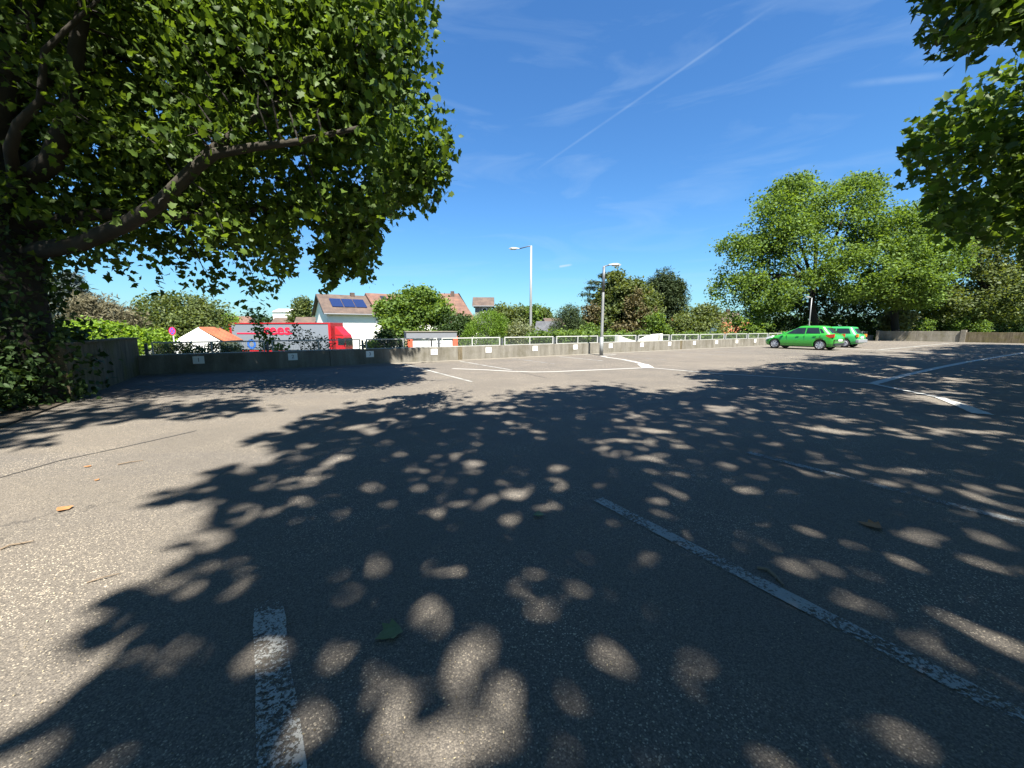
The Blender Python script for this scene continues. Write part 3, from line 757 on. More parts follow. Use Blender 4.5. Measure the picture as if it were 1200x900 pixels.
LEAF = {'maple': leaf_maple(), 'lite': leaf_lite(), 'simple': leaf_simple(), 'quad': leaf_quad(), 'needle': leaf_needle()}

def frames(nrm, rg):
    nrm = nrm / np.linalg.norm(nrm, axis=1)[:, None]
    r = rg.normal(size=nrm.shape)
    r[:, 2] -= 0.5
    y = r - (r * nrm).sum(1)[:, None] * nrm; y /= np.linalg.norm(y, axis=1)[:, None] + 1e-9
    x = np.cross(y, nrm)
    return np.stack([x, y, nrm], axis=2)          # columns
def leaf_mesh(name, P, Rm, S, T, kind, mat, parent=None, origin=(0, 0, 0)):
    V, Fc = LEAF[kind]
    n, k = len(P), len(V)
    if n == 0: return None
    rs = np.random.default_rng(n)
    sq = np.ones((n, 1, 3)); sq[:, 0, 0] = .6 + .45 * rs.random(n); sq[:, 0, 2] = rs.normal(size=n) * 1.6 + 1      # folded, curled and flat leaves
    W = np.einsum('nij,nkj->nki', Rm, V[None] * sq) * S[:, None, None] + (P - np.array(origin))[:, None, :]
    me = bpy.data.meshes.new(name)
    me.vertices.add(n * k); me.vertices.foreach_set('co', W.reshape(-1).astype(np.float32))
    idx = (Fc[None] + (np.arange(n) * k)[:, None, None]).reshape(-1)
    nf = n * len(Fc)
    me.loops.add(nf * 3); me.loops.foreach_set('vertex_index', idx.astype(np.int32))
    me.polygons.add(nf); me.polygons.foreach_set('loop_start', (np.arange(nf) * 3).astype(np.int32))
    me.update(calc_edges=True)
    at = me.attributes.new('tint', 'FLOAT', 'POINT')
    at.data.foreach_set('value', np.repeat(T, k).astype(np.float32))
    me.materials.append(mat)
    o = bpy.data.objects.new(name, me); COL.objects.link(o)
    if parent: o.parent = parent
    return o
def leaves_at(C, per, spread, size, rg, up=0.6, out=None, flat=0.6, jitter=0.35):
    n = len(C) * per
    P = np.repeat(C, per, 0) + rg.normal(size=(n, 3)) * np.array([spread, spread, spread * flat])
    nr = rg.normal(size=(n, 3)) * 0.6 + np.array([0, 0, up])
    if out is not None: nr += (P - out) / (np.linalg.norm(P - out, axis=1)[:, None] + 1e-6) * 0.7
    Rm = frames(nr, rg)
    S = size * (1 + rg.normal(size=n) * jitter * 0.5).clip(0.45, 1.6)
    ct = np.repeat(rg.random(len(C)), per)
    T = (0.5 * ct + 0.5 * rg.random(n)).clip(0, 1)
    return P, Rm, S, T

def blob_points(lobes, n, rg, shell=0.55):
    """random points in a union of ellipsoids, favouring their outer part"""
    w = np.array([l[3] * l[4] * l[5] for l in lobes]) ** (2 / 3); w = w ** .8; w = w / w.sum()
    k = rg.choice(len(lobes), n, p=w); A = np.array(lobes)[k]
    d = rg.normal(size=(n, 3)); d /= np.linalg.norm(d, axis=1)[:, None]
    r = (shell + (1 - shell) * rg.random(n)) ** 0.8
    return A[:, :3] + d * r[:, None] * A[:, 3:6]

def bent(a, b, sag, rg, n=5, wob=0.12):
    a, b = np.array(a, float), np.array(b, float); ln = np.linalg.norm(b - a)
    pts = []
    for i in range(n):
        t = i / (n - 1); p = a * (1 - t) + b * t
        p = p + np.array([0, 0, sag * ln * math.sin(math.pi * t)]) + (rg.normal(size=3) * wob * ln / n if 0 < i < n - 1 else 0)
        pts.append(tuple(p))
    return pts

def simple_tree(name, label, cat, base, trunk_r, lobes, ncl, per, spread, size, kind, mat, seed, group=None, bark='bark_dark', flat=0.7, up=0.6, thr=None, limbs=6, shell=0.5, pf=None, fork=None, crown_name='crown'):
    rg = np.random.default_rng(seed)
    e = empty(name, base); B = np.array(base, float)
    C = blob_points(lobes, ncl, rg, shell)
    if thr is not None: C = C[vnoise(C, thr[1], seed) > thr[0]]
    P, Rm, S, T = leaves_at(C, per, spread, size, rg, up, None, flat)
    # outward lean: relative to crown centre
    if pf is not None:
        k = pf(P); P, Rm, S, T = P[k], Rm[k], S[k], T[k]
    o = leaf_mesh(crown_name, P, Rm, S, T, kind, M[mat], e, base)
    if o: o['kind'] = 'stuff'
    if trunk_r > 0:
        cz = np.mean([l[2] for l in lobes]); cx = np.mean([l[0] for l in lobes]); cy = np.mean([l[1] for l in lobes])
        fk = np.array(fork) if fork is not None else np.array([B[0] * .7 + cx * .3, B[1] * .7 + cy * .3, B[2] + (cz - B[2]) * 0.55])
        m = MB(); m.tube([tuple(np.array(p) - B) for p in bent(B - [0, 0, .2], fk, 0, rg)], [trunk_r * 1.25, trunk_r, trunk_r * .9, trunk_r * .8, trunk_r * .7], 10)
        m.build('trunk', M[bark], e, smooth=True)
        if limbs and len(lobes):
            for i in range(limbs):
                l = lobes[i % len(lobes)]; tgt = np.array(l[:3]) + rg.normal(size=3) * np.array(l[3:6]) * 0.3
                m = MB(); m.tube([tuple(np.array(p) - B) for p in bent(fk - np.array([0, 0, .1 * i * trunk_r]), tgt, 0.06, rg)], [trunk_r * .55, trunk_r * .42, trunk_r * .3, trunk_r * .2, trunk_r * .08], 7)
                m.build('limb', M[bark], e, smooth=True)
    tag(e, label, cat, group)
    return e, C

# ---------- big plane tree on the left, its bough over the corner
rg = np.random.default_rng(21)
baseA = (-8.75, 6.95, 0.0); BA = np.array(baseA)
tA = empty('plane_tree', baseA)
tag(tA, 'huge dark spreading plane tree with ivy on its trunk at the left edge', 'tree')
S3 = lambda px, py, D: np.array(sight(px, py, D))
fork = np.array([-9.1, 7.25, 2.6])
MB().tube([tuple(np.array(p) - BA) for p in [(-8.75, 6.95, -.2), (-8.8, 7.0, .8), (-8.92, 7.1, 1.8), tuple(fork), (-9.2, 7.4, 3.6), (-9.3, 7.45, 5.2), (-9.0, 7.3, 7.2), (-9.2, 7.6, 9.5), (-8.8, 7.8, 12)]],
          [.62, .50, .44, .48, .46, .38, .30, .2, .06], 14).build('trunk', M['bark_dark'], tA, smooth=True)
limb_paths = [
    ([fork, S3(95, 285, 7.2), S3(150, 262, 7.0), S3(190, 236, 6.8), S3(225, 200, 6.7), S3(252, 180, 6.6), S3(300, 172, 6.5), S3(350, 166, 6.4), S3(420, 150, 6.3)], .155),
    ([S3(225, 200, 6.7), S3(262, 165, 6.8), S3(330, 120, 7.0), S3(400, 80, 7.0), S3(470, 50, 6.8)], .10),
    ([fork + [0, 0, .5], S3(120, 250, 7.6), S3(190, 255, 8.0), S3(270, 250, 8.3), S3(340, 240, 8.4), S3(420, 260, 8.2)], .12),
    ([fork + [0, 0, .9], S3(60, 190, 7.2), S3(85, 120, 7.2), S3(90, 50, 7.0), S3(110, -50, 7.2), S3(150, -180, 7.4)], .19),
    ([S3(18, 210, 7.0), S3(12, 175, 6.6), S3(22, 145, 6.5), S3(48, 118, 6.5), S3(52, 60, 6.5), S3(95, 18, 6.6), S3(150, -30, 6.8)], .09),
    ([fork + [0, 0, 1.4], S3(20, 60, 7.6), S3(60, -60, 8), S3(200, -160, 8.5), S3(330, -230, 8.6)], .17),
    ([fork + [0, 0, 2.4], (-8, 9.5, 7.5), (-6.0, 11.5, 9.5), (-5, 12.5, 11)], .15),
    ([fork + [0, 0, 2.0], (-11, 8.5, 7.0), (-13, 9.5, 9.5), (-14.5, 10, 11)], .17),
    ([fork + [0, 0, 1.0], (-11.0, 6.8, 5.0), (-13.5, 6.5, 6.5), (-15.5, 7, 8)], .15),
    ([fork + [0, 0, 3.4], (-10, 10, 9), (-10.5, 12.5, 11.5), (-11, 14, 12)], .14),
]
skeleton = []
for pts, r in limb_paths:
    pts = [np.array(p, float) for p in pts]
    n = len(pts)
    MB().tube([tuple(p - BA) for p in pts], [r * (1 - 0.8 * i / (n - 1)) for i in range(n)], 9).build('limb', M['bark'], tA, smooth=True)
    for i in range(n - 1):
        for t in np.linspace(0, 1, 6): skeleton.append(pts[i] * (1 - t) + pts[i + 1] * t)
skeleton = np.array(skeleton)
lobesA = [(-8.5, 4.2, 12.0, 4.2, 3.0, 2.4), (-12, 4.0, 11.0, 4.5, 3.5, 3), (-7.0, 3.0, 10.0, 2.4, 2.0, 1.5), (*S3(405, 285, 9.0), .85, .8, 1.0), (*S3(385, 320, 9.0), .5, .6, .6), (-9, 9, 9, 6.5, 6, 6), (-7, 9.5, 6, 5, 4.5, 4), (-4.6, 8.2, 6.2, 3.6, 2.2, 3.0), (-4.0, 9.5, 8.5, 3.5, 3, 3.2), (-3.2, 7.2, 5.0, 2.6, 1.6, 2.2), (-2.6, 7.0, 6.4, 2.4, 1.6, 2.0),  # first three lobes added out of view to shade the left crown
          (-11, 9, 6, 4, 4, 3.5), (-12, 6, 7, 4, 4, 4), (-6.2, 10.5, 4.4, 4.2, 3, 2.0), (-5.5, 8, 3.8, 3, 2, 1.6), (-8, 12, 9, 5, 4, 4.5), (-9.5, 8, 4.2, 3.5, 3, 2.2), (-3.6, 8.8, 3.6, 1.5, 1.5, 1.2)] + [(*S3(a, b, d), r1, r1 * .8, r2) for a, b, d, r1, r2 in ((490, 60, 5.0, .75, .9), (505, 20, 4.7, .6, .8), (500, 130, 5.2, .6, .7), (505, 190, 5.4, .55, .6), (470, 110, 5.4, .8, .9), (530, 66, 4.8, .28, .2), (455, 200, 5.6, .6, .5), (475, -60, 5.0, .8, .9))]
Cc = blob_points(lobesA, 24000, rg, 0.15)
Cc = Cc[(Cc[:, 2] > 1.9)]
Cc = Cc[shade_ok(Cc) & view_ok(Cc, [SIL_LEFT], SKYGAP)]
Cc = Cc[vnoise(Cc, 0.8, 2) > 0.46]
xx, yy = project(Cc)
infr = inframe(xx, yy, 60)
# unseen upper leaves kept dense to shade the thinner crown below
top_ = (Cc[:, 2] > 6.5) & (Cc[:, 0] < -3.5)
pk = np.where(infr, np.where((yy > 150) & (xx < 400), .32, np.where((yy > 240), .5, np.where(xx < 200, .48, .74))), np.where(top_, np.where(Cc[:, 1] < 7, 1.0, .4), .2))
keep = rg.random(len(Cc)) < pk
Cc = Cc[keep][:5200]
P, Rm, S, T = leaves_at(Cc, 30, 0.25, 0.116, rg, 0.2, None, 0.85)
S = S * np.clip(P[:, 1] / 6.6, .72, 1.25)
k = shade_ok(P) & view_ok(P, [SIL_LEFT], SKYGAP)
P, Rm, S, T = P[k], Rm[k], S[k], T[k]
def split_leaves(P, Rm, S, T, parent, origin, crown, mat):
    """the 300 leaves that show largest become parts of their own"""
    x, y = project(P); d = P[:, 1] + (~((x > 0) & (x < 1200) & (y > 0) & (y < 900))) * 999
    big = np.argsort(d / S)[:300]
    m = np.zeros(len(P), bool); m[big] = True
    protos = []
    for tt in (0.25, 0.5, 0.8):
        o = leaf_mesh('leaf', np.zeros((1, 3)), np.eye(3)[None], np.ones(1), np.array([tt]), 'maple', mat)
        protos.append(o.data); bpy.data.objects.remove(o)
    for i in big:
        o = bpy.data.objects.new('leaf', protos[0 if T[i] < .4 else (1 if T[i] < .65 else 2)]); COL.objects.link(o)
        o.parent = parent
        mt = Matrix([[*(Rm[i][a] * S[i]), P[i][a] - origin[a]] for a in range(3)] + [[0, 0, 0, 1]])
        o.matrix_local = mt
    vis_ = (x > -80) & (x < 1280) & (y > -80) & (y < 980)
    for q, kd in ((~m & vis_, 'lite'), (~m & ~vis_, 'simple')):
        c = leaf_mesh(crown, P[q], Rm[q], S[q] * (1.12 if kd == 'simple' else 1), T[q], kd, mat, parent, origin)
        if c: c['kind'] = 'stuff'
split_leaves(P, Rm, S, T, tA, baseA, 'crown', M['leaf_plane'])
print('tree A leaves', len(P), 'clusters', len(Cc))
# twigs reaching from the limbs to the leaf clusters that are in view
xx, yy = project(Cc); vis = np.where(inframe(xx, yy, 20))[0]
tw = MB()
sub = vis[rg.permutation(len(vis))[:700]]
for i in sub:
    c = Cc[i]; dd = np.linalg.norm(skeleton - c, axis=1); j = int(np.argmin(dd))
    if dd[j] > 3.2: continue
    a = skeleton[j]; mid = (a + c) / 2 + np.array([0, 0, .12 * dd[j]]) + rg.normal(size=3) * .06
    q = [p - BA for p in (a, mid, c)]
    chk = np.array([a, (a + mid) / 2, mid, (mid + c) / 2, c])
    if not (view_ok(chk, [SIL_LEFT]).all() and shade_ok(chk).all()): continue
    tw.tube([tuple(p) for p in q], [.018, .012, .005], 4, cap=False)
o = tw.build('twigs', M['bark_dark'], tA); o['kind'] = 'stuff'
# ivy on the trunk
zt = rg.random(420) ** 2.0 * 3.6; an = rg.random(420) * 2 * math.pi
tr_at = lambda z: np.stack([np.interp(z, [0, .8, 1.8, 2.6, 3.6, 5.2], [-8.75, -8.8, -8.95, -9.1, -9.3, -9.35]), np.interp(z, [0, .8, 1.8, 2.6, 3.6, 5.2], [6.95, 7, 7.1, 7.25, 7.4, 7.45]), z], 1)
Ci = tr_at(zt) + np.stack([np.cos(an) * .5, np.sin(an) * .5, 0 * an], 1) * (0.9 + .35 * rg.random(420))[:, None]
P, Rm, S, T = leaves_at(Ci, 14, 0.14, 0.10, rg, 0.1, None, 1.2)
o = leaf_mesh('ivy', P, Rm, S, T, 'simple', M['leaf_dark'], tA, baseA); o['kind'] = 'stuff'

# ---------- high plane trees over and behind the camera, and along the right: they shade the deck
trunks = [(-2.5, -7.0, 8.5), (6.5, -5.0, 8.5), (14.5, 1.0, 8.0), (21.5, 8.5, 7.5), (29.0, 15.0, 7.5), (37.5, 22.0, 7.0), (24.0, -2.0, 8.0), (-12.5, -4.0, 7.0), (-9.0, -14.0, 8.5), (2.0, -16.5, 8.5), (13.5, -11.5, 8.5)]
tl = ['old plane tree behind the photographer shading the near bays', 'old plane tree right behind the photographer', 'old plane tree at the right whose leafy boughs hang into view',
      'old plane tree outside the right edge of the view', 'plane tree at the right edge shading the far bays', 'plane tree at the far right end of the deck', 'plane tree further right behind the bays', 'plane tree behind and left of the near bays',
      'added unseen plane tree of the rear row, leftmost', 'added unseen plane tree of the rear row, middle one', 'added unseen plane tree of the rear row, rightmost']  # unseen rear row added behind the camera to darken the shade
TR = np.array(trunks)
rg = np.random.default_rng(5)
# targets on the deck
NC = 46000
gx = rg.random(NC) * 56 - 16; gy = rg.random(NC) * 46 - 14
hz = 8.5 + 8.0 * rg.random(NC)
far = gy > 13
hz[far] = 6 + 9 * rg.random(far.sum())
tt = hz / -SUNV[2]
Pc = np.stack([gx, gy, 0 * gx], 1) - tt[:, None] * SUNV
ok = shade_ok(Pc)
def hit(A): A = np.asarray(A, float); return (A + (A[:, 2] / -SUNV[2])[:, None] * SUNV)[:, :2]
def sil_pts(sil_box, D0, D1, n):
    px = sil_box[0] + rg.random(n) * (sil_box[1] - sil_box[0]); py = sil_box[2] + rg.random(n) * (sil_box[3] - sil_box[2]); D = D0 + rg.random(n) * (D1 - D0)
    return np.array([S3(a, b, d) for a, b, d in zip(px, py, D)])
Q1 = sil_pts((1060, 1500, -300, 95), 5.6, 7.2, 1500); Q1 = Q1[view_ok(Q1, [SIL_RIGHT]) & shade_ok(Q1)]
Q2 = sil_pts((1045, 1600, 30, 310), 9.0, 13.0, 2600); Q2 = Q2[view_ok(Q2, [SIL_RIGHT2]) & shade_ok(Q2)]
Q1 = Q1[vnoise(Q1, 0.7, 4) > 0.41]; Q2 = Q2[vnoise(Q2, 0.9, 6) > 0.43]
# the low boughs that hang into view stand in the sun: no leaf cluster of the high canopy between them and it
low = np.concatenate([Cc[(Cc[:, 0] > -3.6) & (Cc[:, 1] < 6.6)], Q1, Q2]); hl_ = hit(low); hp_ = hit(Pc)
rd = np.concatenate([np.full(len(low) - len(Q1) - len(Q2), .30), np.full(len(Q1) + len(Q2), .22)])
blk = np.zeros(len(Pc), bool)
for a0 in range(0, len(Pc), 2000):
    dd_ = np.linalg.norm(hp_[a0:a0 + 2000, None] - hl_[None], axis=2); blk[a0:a0 + 2000] = (dd_ < rd[None]).any(1)
ok &= ~(blk & (rg.random(len(Pc)) < .9))
x, y = project(Pc)
ok &= ~inframe(x, y, 45)
dist = np.linalg.norm(Pc[:, None, :2] - TR[None, :, :2], axis=2)
who = dist.argmin(1); dm = dist.min(1)
dome = 1 - (dm / TR[who, 2]) ** 2
ok &= (dome > 0) & (Pc[:, 2] < 8.0 + 9.5 * np.sqrt(np.maximum(dome, 0)))
ok &= vnoise(Pc, 0.85, 5) > 0.28
Pc = Pc[ok]; who = who[ok]
print('canopy clusters', len(Pc))
for i, (x0, y0, r0) in enumerate(trunks):
    e = empty('plane_tree', (x0, y0, 0)); B = np.array([x0, y0, 0.0])
    tag(e, tl[i], 'tree', 'plane trees shading the deck')
    C = Pc[who == i]
    fk = np.array([x0 + .3, y0 + .2, 4.6 + .3 * (i % 3)])
    MB().tube([tuple(np.array(p) - B) for p in bent(B - [0, 0, .2], fk, 0, rg)], [.48, .4, .36, .33, .32], 12).build('trunk', M['bark'], e, smooth=True)
    tops = []
    for j in range(9):
        a = 2 * math.pi * j / 9 + .3 * i; rr = r0 * (.55 + .25 * (j % 2)); tgt = np.array([x0 + math.cos(a) * rr, y0 + math.sin(a) * rr, 9.5 + 3.5 * (j % 3)])
        if len(C):   # limbs only where they carry leaves, so none crosses the sunlit gaps
            tgt = C[np.argmin(np.linalg.norm(C - tgt, axis=1))]
        path = np.array(bent(fk, tgt, 0.08, rg, 7, 0.05))
        if not (shade_ok(path).all() and view_ok(path, [SIL_RIGHT, SIL_RIGHT2]).all()): continue
        MB().tube([tuple(p - B) for p in path], [.2 * (1 - .13 * q) for q in range(7)], 8).build('limb', M['bark'], e, smooth=True)
    P, Rm, S, T = leaves_at(C, 11, 0.34, 0.275, rg, 0.9, None, 0.6)
    if i == 2:
        p2, r2, s2, t2_ = leaves_at(np.concatenate([Q2]), 15, 0.30, 0.20, rg, 0.5, None, 0.75)
        p1, r1, s1, t1_ = leaves_at(Q1, 15, 0.19, 0.155, rg, 0.5, None, 0.8)
        k1 = view_ok(p1, [SIL_RIGHT]); k2 = view_ok(p2, [SIL_RIGHT2])
        a, b = np.where(k1)[0], np.where(k2)[0]
        vP = np.concatenate([p1[a], p2[b]]); vR = np.concatenate([r1[a], r2[b]]); vS = np.concatenate([s1[a], s2[b]]); vT = np.concatenate([t1_[a], t2_[b]])
        kk = shade_ok(vP)
        split_leaves(vP[kk], vR[kk], vS[kk], vT[kk], e, (x0, y0, 0), 'boughs', M['leaf_plane'])
        for tgt in (S3(1110, 40, 6.6), S3(1160, 20, 6.4), S3(1110, 170, 11), S3(1180, 120, 10.5), S3(1160, 230, 11.5)):
            MB().tube([tuple(np.array(p) - B) for p in bent(fk, tgt, .05, rg, 6, .05)], [.16, .12, .09, .06, .035, .01], 7).build('limb', M['bark'], e, smooth=True)
        print('right boughs', len(vP))
    kk = shade_ok(P) & view_ok(P, [SIL_RIGHT, SIL_RIGHT2] if i == 2 else [])
    P, Rm, S, T = P[kk], Rm[kk], S[kk], T[kk]
    o = leaf_mesh('crown', P, Rm, S, T, 'simple', M['leaf_plane'], e, (x0, y0, 0))
    if o: o['kind'] = 'stuff'

# ---------- shrubs around the trunk at the left
def bush(name, label, px, py, D, rx, ry, rz, ncl, per, spread, size, kind, mat, seed, cat='shrub', group=None, zb=None, thr=None, lobes=None, trunk=0.05, **kw):
    c = sight(px, py, D); zb = GZ if zb is None else zb
    lb = lobes or [(c.x, c.y, c.z, rx, ry, rz)]
    return simple_tree(name, label, cat, (c.x, c.y, zb), trunk, lb, ncl, per, spread, size, kind, mat, seed, group, thr=thr, **kw)
nearok = lambda P: shade_ok(P)
bush('ivy_shrub', 'dense dark shrub with glossy leaves filling the foot of the left tree', 25, 440, 6.3, .9, .7, .75, 300, 16, .12, .10, 'simple', 'leaf_dark', 31, zb=0.0,
     lobes=[(-8.5, 6.0, .4, .8, .5, .5), (-8.2, 5.9, .22, .45, .35, .26), (-9.5, 6.3, .8, .8, .6, .9), (-8.55, 6.6, .6, .45, .4, .5), (-9.2, 5.4, .35, .9, .5, .45)], pf=nearok, limbs=5)
bush('ivy_shrub', 'tall dark leafy shrub behind the left tree trunk reaching the side wall', 40, 360, 8.5, 1, 1, 1.5, 420, 16, .16, .12, 'simple', 'leaf_dark', 32, zb=0.0,
     lobes=[(-10.3, 8.5, .8, 1.0, .9, .9), (-9.6, 8.2, .6, .8, .7, .7), (-11.5, 8.0, 1.2, 1.2, 1, 1.3)], pf=nearok, limbs=5)

# ---------- gardens beyond the parapet, left to right
def conifer(name, label, px, D, py_top, py_bot, half_px, mat, seed, n=900, size=.34, droop=-.25, group=None, layers=None, power=1.0, per=8, zb=GZ):
    rg = np.random.default_rng(seed)
    t = sight(px, py_top, D); b = sight(px, py_bot, D); R0 = half_px / 459.0 * D
    zlo = b.z
    H = t.z - zlo
    e = empty(name, (t.x, t.y, zb))
    MB().tube([(0, 0, -.2), (0, 0, (t.z - zb) * .6), (0, 0, t.z - zb)], [.05 * H * .5 + .08, .1, .01], 8).build('trunk', M['bark_dark'], e, smooth=True)
    h = rg.random(n) ** 0.8
    if layers: h = (np.floor(h * layers) + .5 + rg.normal(size=n) * .12) / layers
    h = h.clip(0, 1)
    a = rg.random(n) * 2 * math.pi
    rad = R0 * (1 - h) ** power * (.45 + .55 * np.sqrt(rg.random(n))) * (1 + .25 * np.sin(a * 5 + np.floor(h * 9) * 2))
    C = np.stack([t.x + np.cos(a) * rad, t.y + np.sin(a) * rad, zlo + H * h + droop * rad * .3], 1)
    P, Rm, S, T = leaves_at(C, per, R0 * .07 + .06, size, rg, .3, np.array([t.x, t.y, 0]), .5)
    o = leaf_mesh('crown', P, Rm, S, T, 'needle', M[mat], e, (t.x, t.y, zb)); o['kind'] = 'stuff'
    # branches
    for j in range(10):
        hh = j / 10; aa = j * 2.4; rr = R0 * (1 - hh) ** power * .8
        z = zlo + H * hh - zb
        MB().tube([(0, 0, z), (math.cos(aa) * rr, math.sin(aa) * rr, z + droop * rr * .3)], [.06, .015], 5).build('branch', M['bark_dark'], e)
    tag(e, label, 'tree', group)
    return e
conifer('conifer', 'blue grey conifer behind the side wall at the left', 82, 32, 322, 402, 34, 'needle_blue', 41, 1300, .40)
conifer('conifer', 'dark conifer top rising behind the left trunk', 52, 36, 318, 400, 30, 'needle', 42, 900, .42)
bush('thuja', 'browning feathery conifer bush between the blue conifer and the big dark tree', 122, 372, 28, 2, 2, 1.7, 420, 16, .28, .30, 'needle', 'needle_brown', 43, cat='tree', thr=(.3, .8),
     lobes=[(*sight(118, 374, 28), 2.0, 1.8, 1.6), (*sight(104, 362, 28), 1.1, 1, 1.1), (*sight(140, 378, 28), 1.2, 1.2, 1.1)], up=.2)
bush('hedge_bush', 'bright yellow green bush spilling over behind the side wall', 110, 398, 19, 3, 1.4, .9, 620, 18, .17, .16, 'simple', 'leaf_lime', 44, trunk=.04,
     lobes=[(*sight(72, 399, 19), 1.0, 1.1, .75), (*sight(95, 394, 19), 1.1, 1.2, .8), (*sight(125, 395, 19.5), 1.2, 1.2, .8), (*sight(150, 399, 20), 1.1, 1.1, .65), (*sight(110, 412, 19), 2.2, 1.3, .9)], thr=(.25, .5))
bush('broadleaf_tree', 'rounded dark green tree behind the white gabled hut', 212, 372, 38, 3, 3, 2.6, 900, 16, .34, .30, 'quad', 'leaf_mid', 45, cat='tree', trunk=.22, thr=(.3, 1.1),
     lobes=[(*sight(190, 372, 38), 2.4, 2.2, 2.1), (*sight(215, 362, 38), 2.3, 2.2, 1.5), (*sight(240, 372, 38), 2.0, 2, 2.0), (*sight(215, 382, 37), 3.6, 2.4, 1.6), (*sight(168, 378, 39), 1.4, 1.6, 1.4)])
bush('garden_bush', 'yellow green bush behind the round no stopping sign', 185, 397, 30, 1, 1, .7, 130, 14, .2, .2, 'quad', 'leaf_lime', 46)
hedge_l = [(*sight(190 + 17 * i, 410 + (i % 2), 15.6 + .25 * i), .42, .4, .32) for i in range(6)]
bush('clipped_hedge', 'low light green hedge just beyond the first railing', 225, 412, 16, 1, 1, .3, 620, 16, .09, .085, 'simple', 'leaf_mid', 47, cat='hedge', lobes=hedge_l + [(l[0], l[1], l[2] - .7, .5, .45, .6) for l in hedge_l], trunk=.03)
bush('garden_tree', 'loose light green tree behind the left end of the truck', 255, 385, 48, 2, 2, 1.6, 240, 14, .3, .28, 'quad', 'leaf_lime', 48, cat='tree', thr=(.35, .9), lobes=[(*sight(262, 378, 50), 1.8, 1.6, 1.4), (*sight(250, 392, 48), 2, 1.4, 1.2)])
bush('sapling', 'thin sapling with hanging leaves in front of the truck side', 308, 388, 16.2, .6, .5, .9, 62, 9, .12, .12, 'maple', 'leaf_far', 49, cat='tree', trunk=.025,
     lobes=[(*sight(300, 368, 16.2), .25, .25, .3), (*sight(304, 386, 16.3), .36, .3, .35), (*sight(312, 396, 16.2), .3, .3, .3), (*sight(322, 406, 16.2), .5, .3, .2)], thr=(.3, .25))
bush('dark_shrub', 'dark airy shrub with purplish stems leaning over the parapet before the truck', 365, 402, 14.8, .7, .4, .4, 62, 9, .08, .085, 'simple', 'leaf_dark', 50, trunk=.03,
     lobes=[(*sight(352, 396, 14.9), .45, .3, .3), (*sight(378, 402, 15.2), .42, .3, .3), (*sight(362, 410, 14.9), .5, .3, .18), (*sight(347, 385, 14.9), .2, .2, .2)], thr=(.3, .2))
bush('dark_shrub', 'bushy plant growing behind the parapet left of the white kiosk', 458, 402, 17.5, .8, .5, .5, 170, 14, .10, .11, 'simple', 'leaf_dark', 51, trunk=.03,
     lobes=[(*sight(452, 398, 17.6), .45, .35, .45), (*sight(466, 404, 17.8), .42, .3, .35), (*sight(438, 406, 17.4), .35, .3, .2)])
bush('garden_plant', 'small yellow green plant right of the truck cab', 436, 405, 17.2, .3, .3, .2, 40, 12, .08, .09, 'simple', 'leaf_lime', 52, trunk=.02)
bush('spruce_tree', 'distant green tree between the low houses and the solar roof', 355, 364, 80, 2.6, 2.6, 3.0, 260, 14, .45, .5, 'quad', 'leaf_mid', 53, cat='tree', lobes=[(*sight(355, 362, 80), 1.6, 2, 2.2), (*sight(354, 372, 80), 2.6, 2.2, 2.0), (*sight(356, 354, 80), .6, .8, 1.0)])
bush('walnut_tree', 'broad fresh green tree in front of the long white house', 490, 368, 34, 3, 3, 2.4, 1150, 17, .27, .25, 'simple', 'leaf_far', 54, cat='tree', trunk=.22, thr=(.32, .9),
     lobes=[(*sight(474, 366, 34), 1.6, 1.8, 1.3), (*sight(490, 354, 34), 2.1, 2, 1.3), (*sight(508, 364, 34), 1.7, 2, 1.3), (*sight(464, 386, 33), 1.2, 1.4, 1.0), (*sight(485, 382, 33), 2.6, 2, 1.5), (*sight(452, 362, 34), .8, .9, .7)])
bush('dark_bush', 'dark green bush between the broad tree and the round lime shrub', 536, 378, 33, 1.6, 1.5, 1.3, 420, 16, .2, .2, 'quad', 'leaf_dark', 55, lobes=[(*sight(528, 382, 33), 1.3, 1.3, 1.0), (*sight(543, 380, 33.4), .9, 1.2, .9), (*sight(536, 392, 33), 1.8, 1.4, 1.0)])
bush('round_shrub', 'round bright lime green clipped shrub behind the railing', 574, 388, 25, 1.6, 1.5, 1.3, 1300, 18, .09, .12, 'needle', 'leaf_thuja', 56, flat=1.0, shell=.8,
     lobes=[(*sight(573, 392, 25), 1.55, 1.4, 1.45), (*sight(573, 400, 25), 1.85, 1.5, 1.2), (*sight(574, 380, 25), .9, .9, .85)])
for i, (px, py, w, h, mt) in enumerate(((588, 366, 14, 11, 'leaf_mid'), (606, 368, 15, 12, 'leaf_mid'), (626, 366, 12, 11, 'leaf_far'), (637, 369, 7, 9, 'leaf_mid'))):
    D = 78; c = sight(px, py, D); rx = w / 459 * D; rz = h / 459 * D
    simple_tree('distant_tree', ['distant leafy tree right behind the lime shrub', 'distant tree left of the tall lamp post', 'distant tree just right of the tall lamp post', 'small distant tree right of the tall lamp post'][i], 'tree', (c.x, c.y, GZ), .25,
                [(c.x, c.y, c.z - .4, rx, rx, rz), (c.x + .3, c.y, c.z - 2.2, rx * 1.1, rx, rz)], 300, 14, .5, .5, 'quad', mt, 60 + i, 'distant trees behind the lamp post', thr=(.28, 1.6))
bush('flower_shrub', 'shrub with pale pinkish blossom left of the tall lamp post', 610, 392, 24, .9, .8, .8, 200, 12, .14, .13, 'quad', 'leaf_pale', 65, thr=(.3, .4))
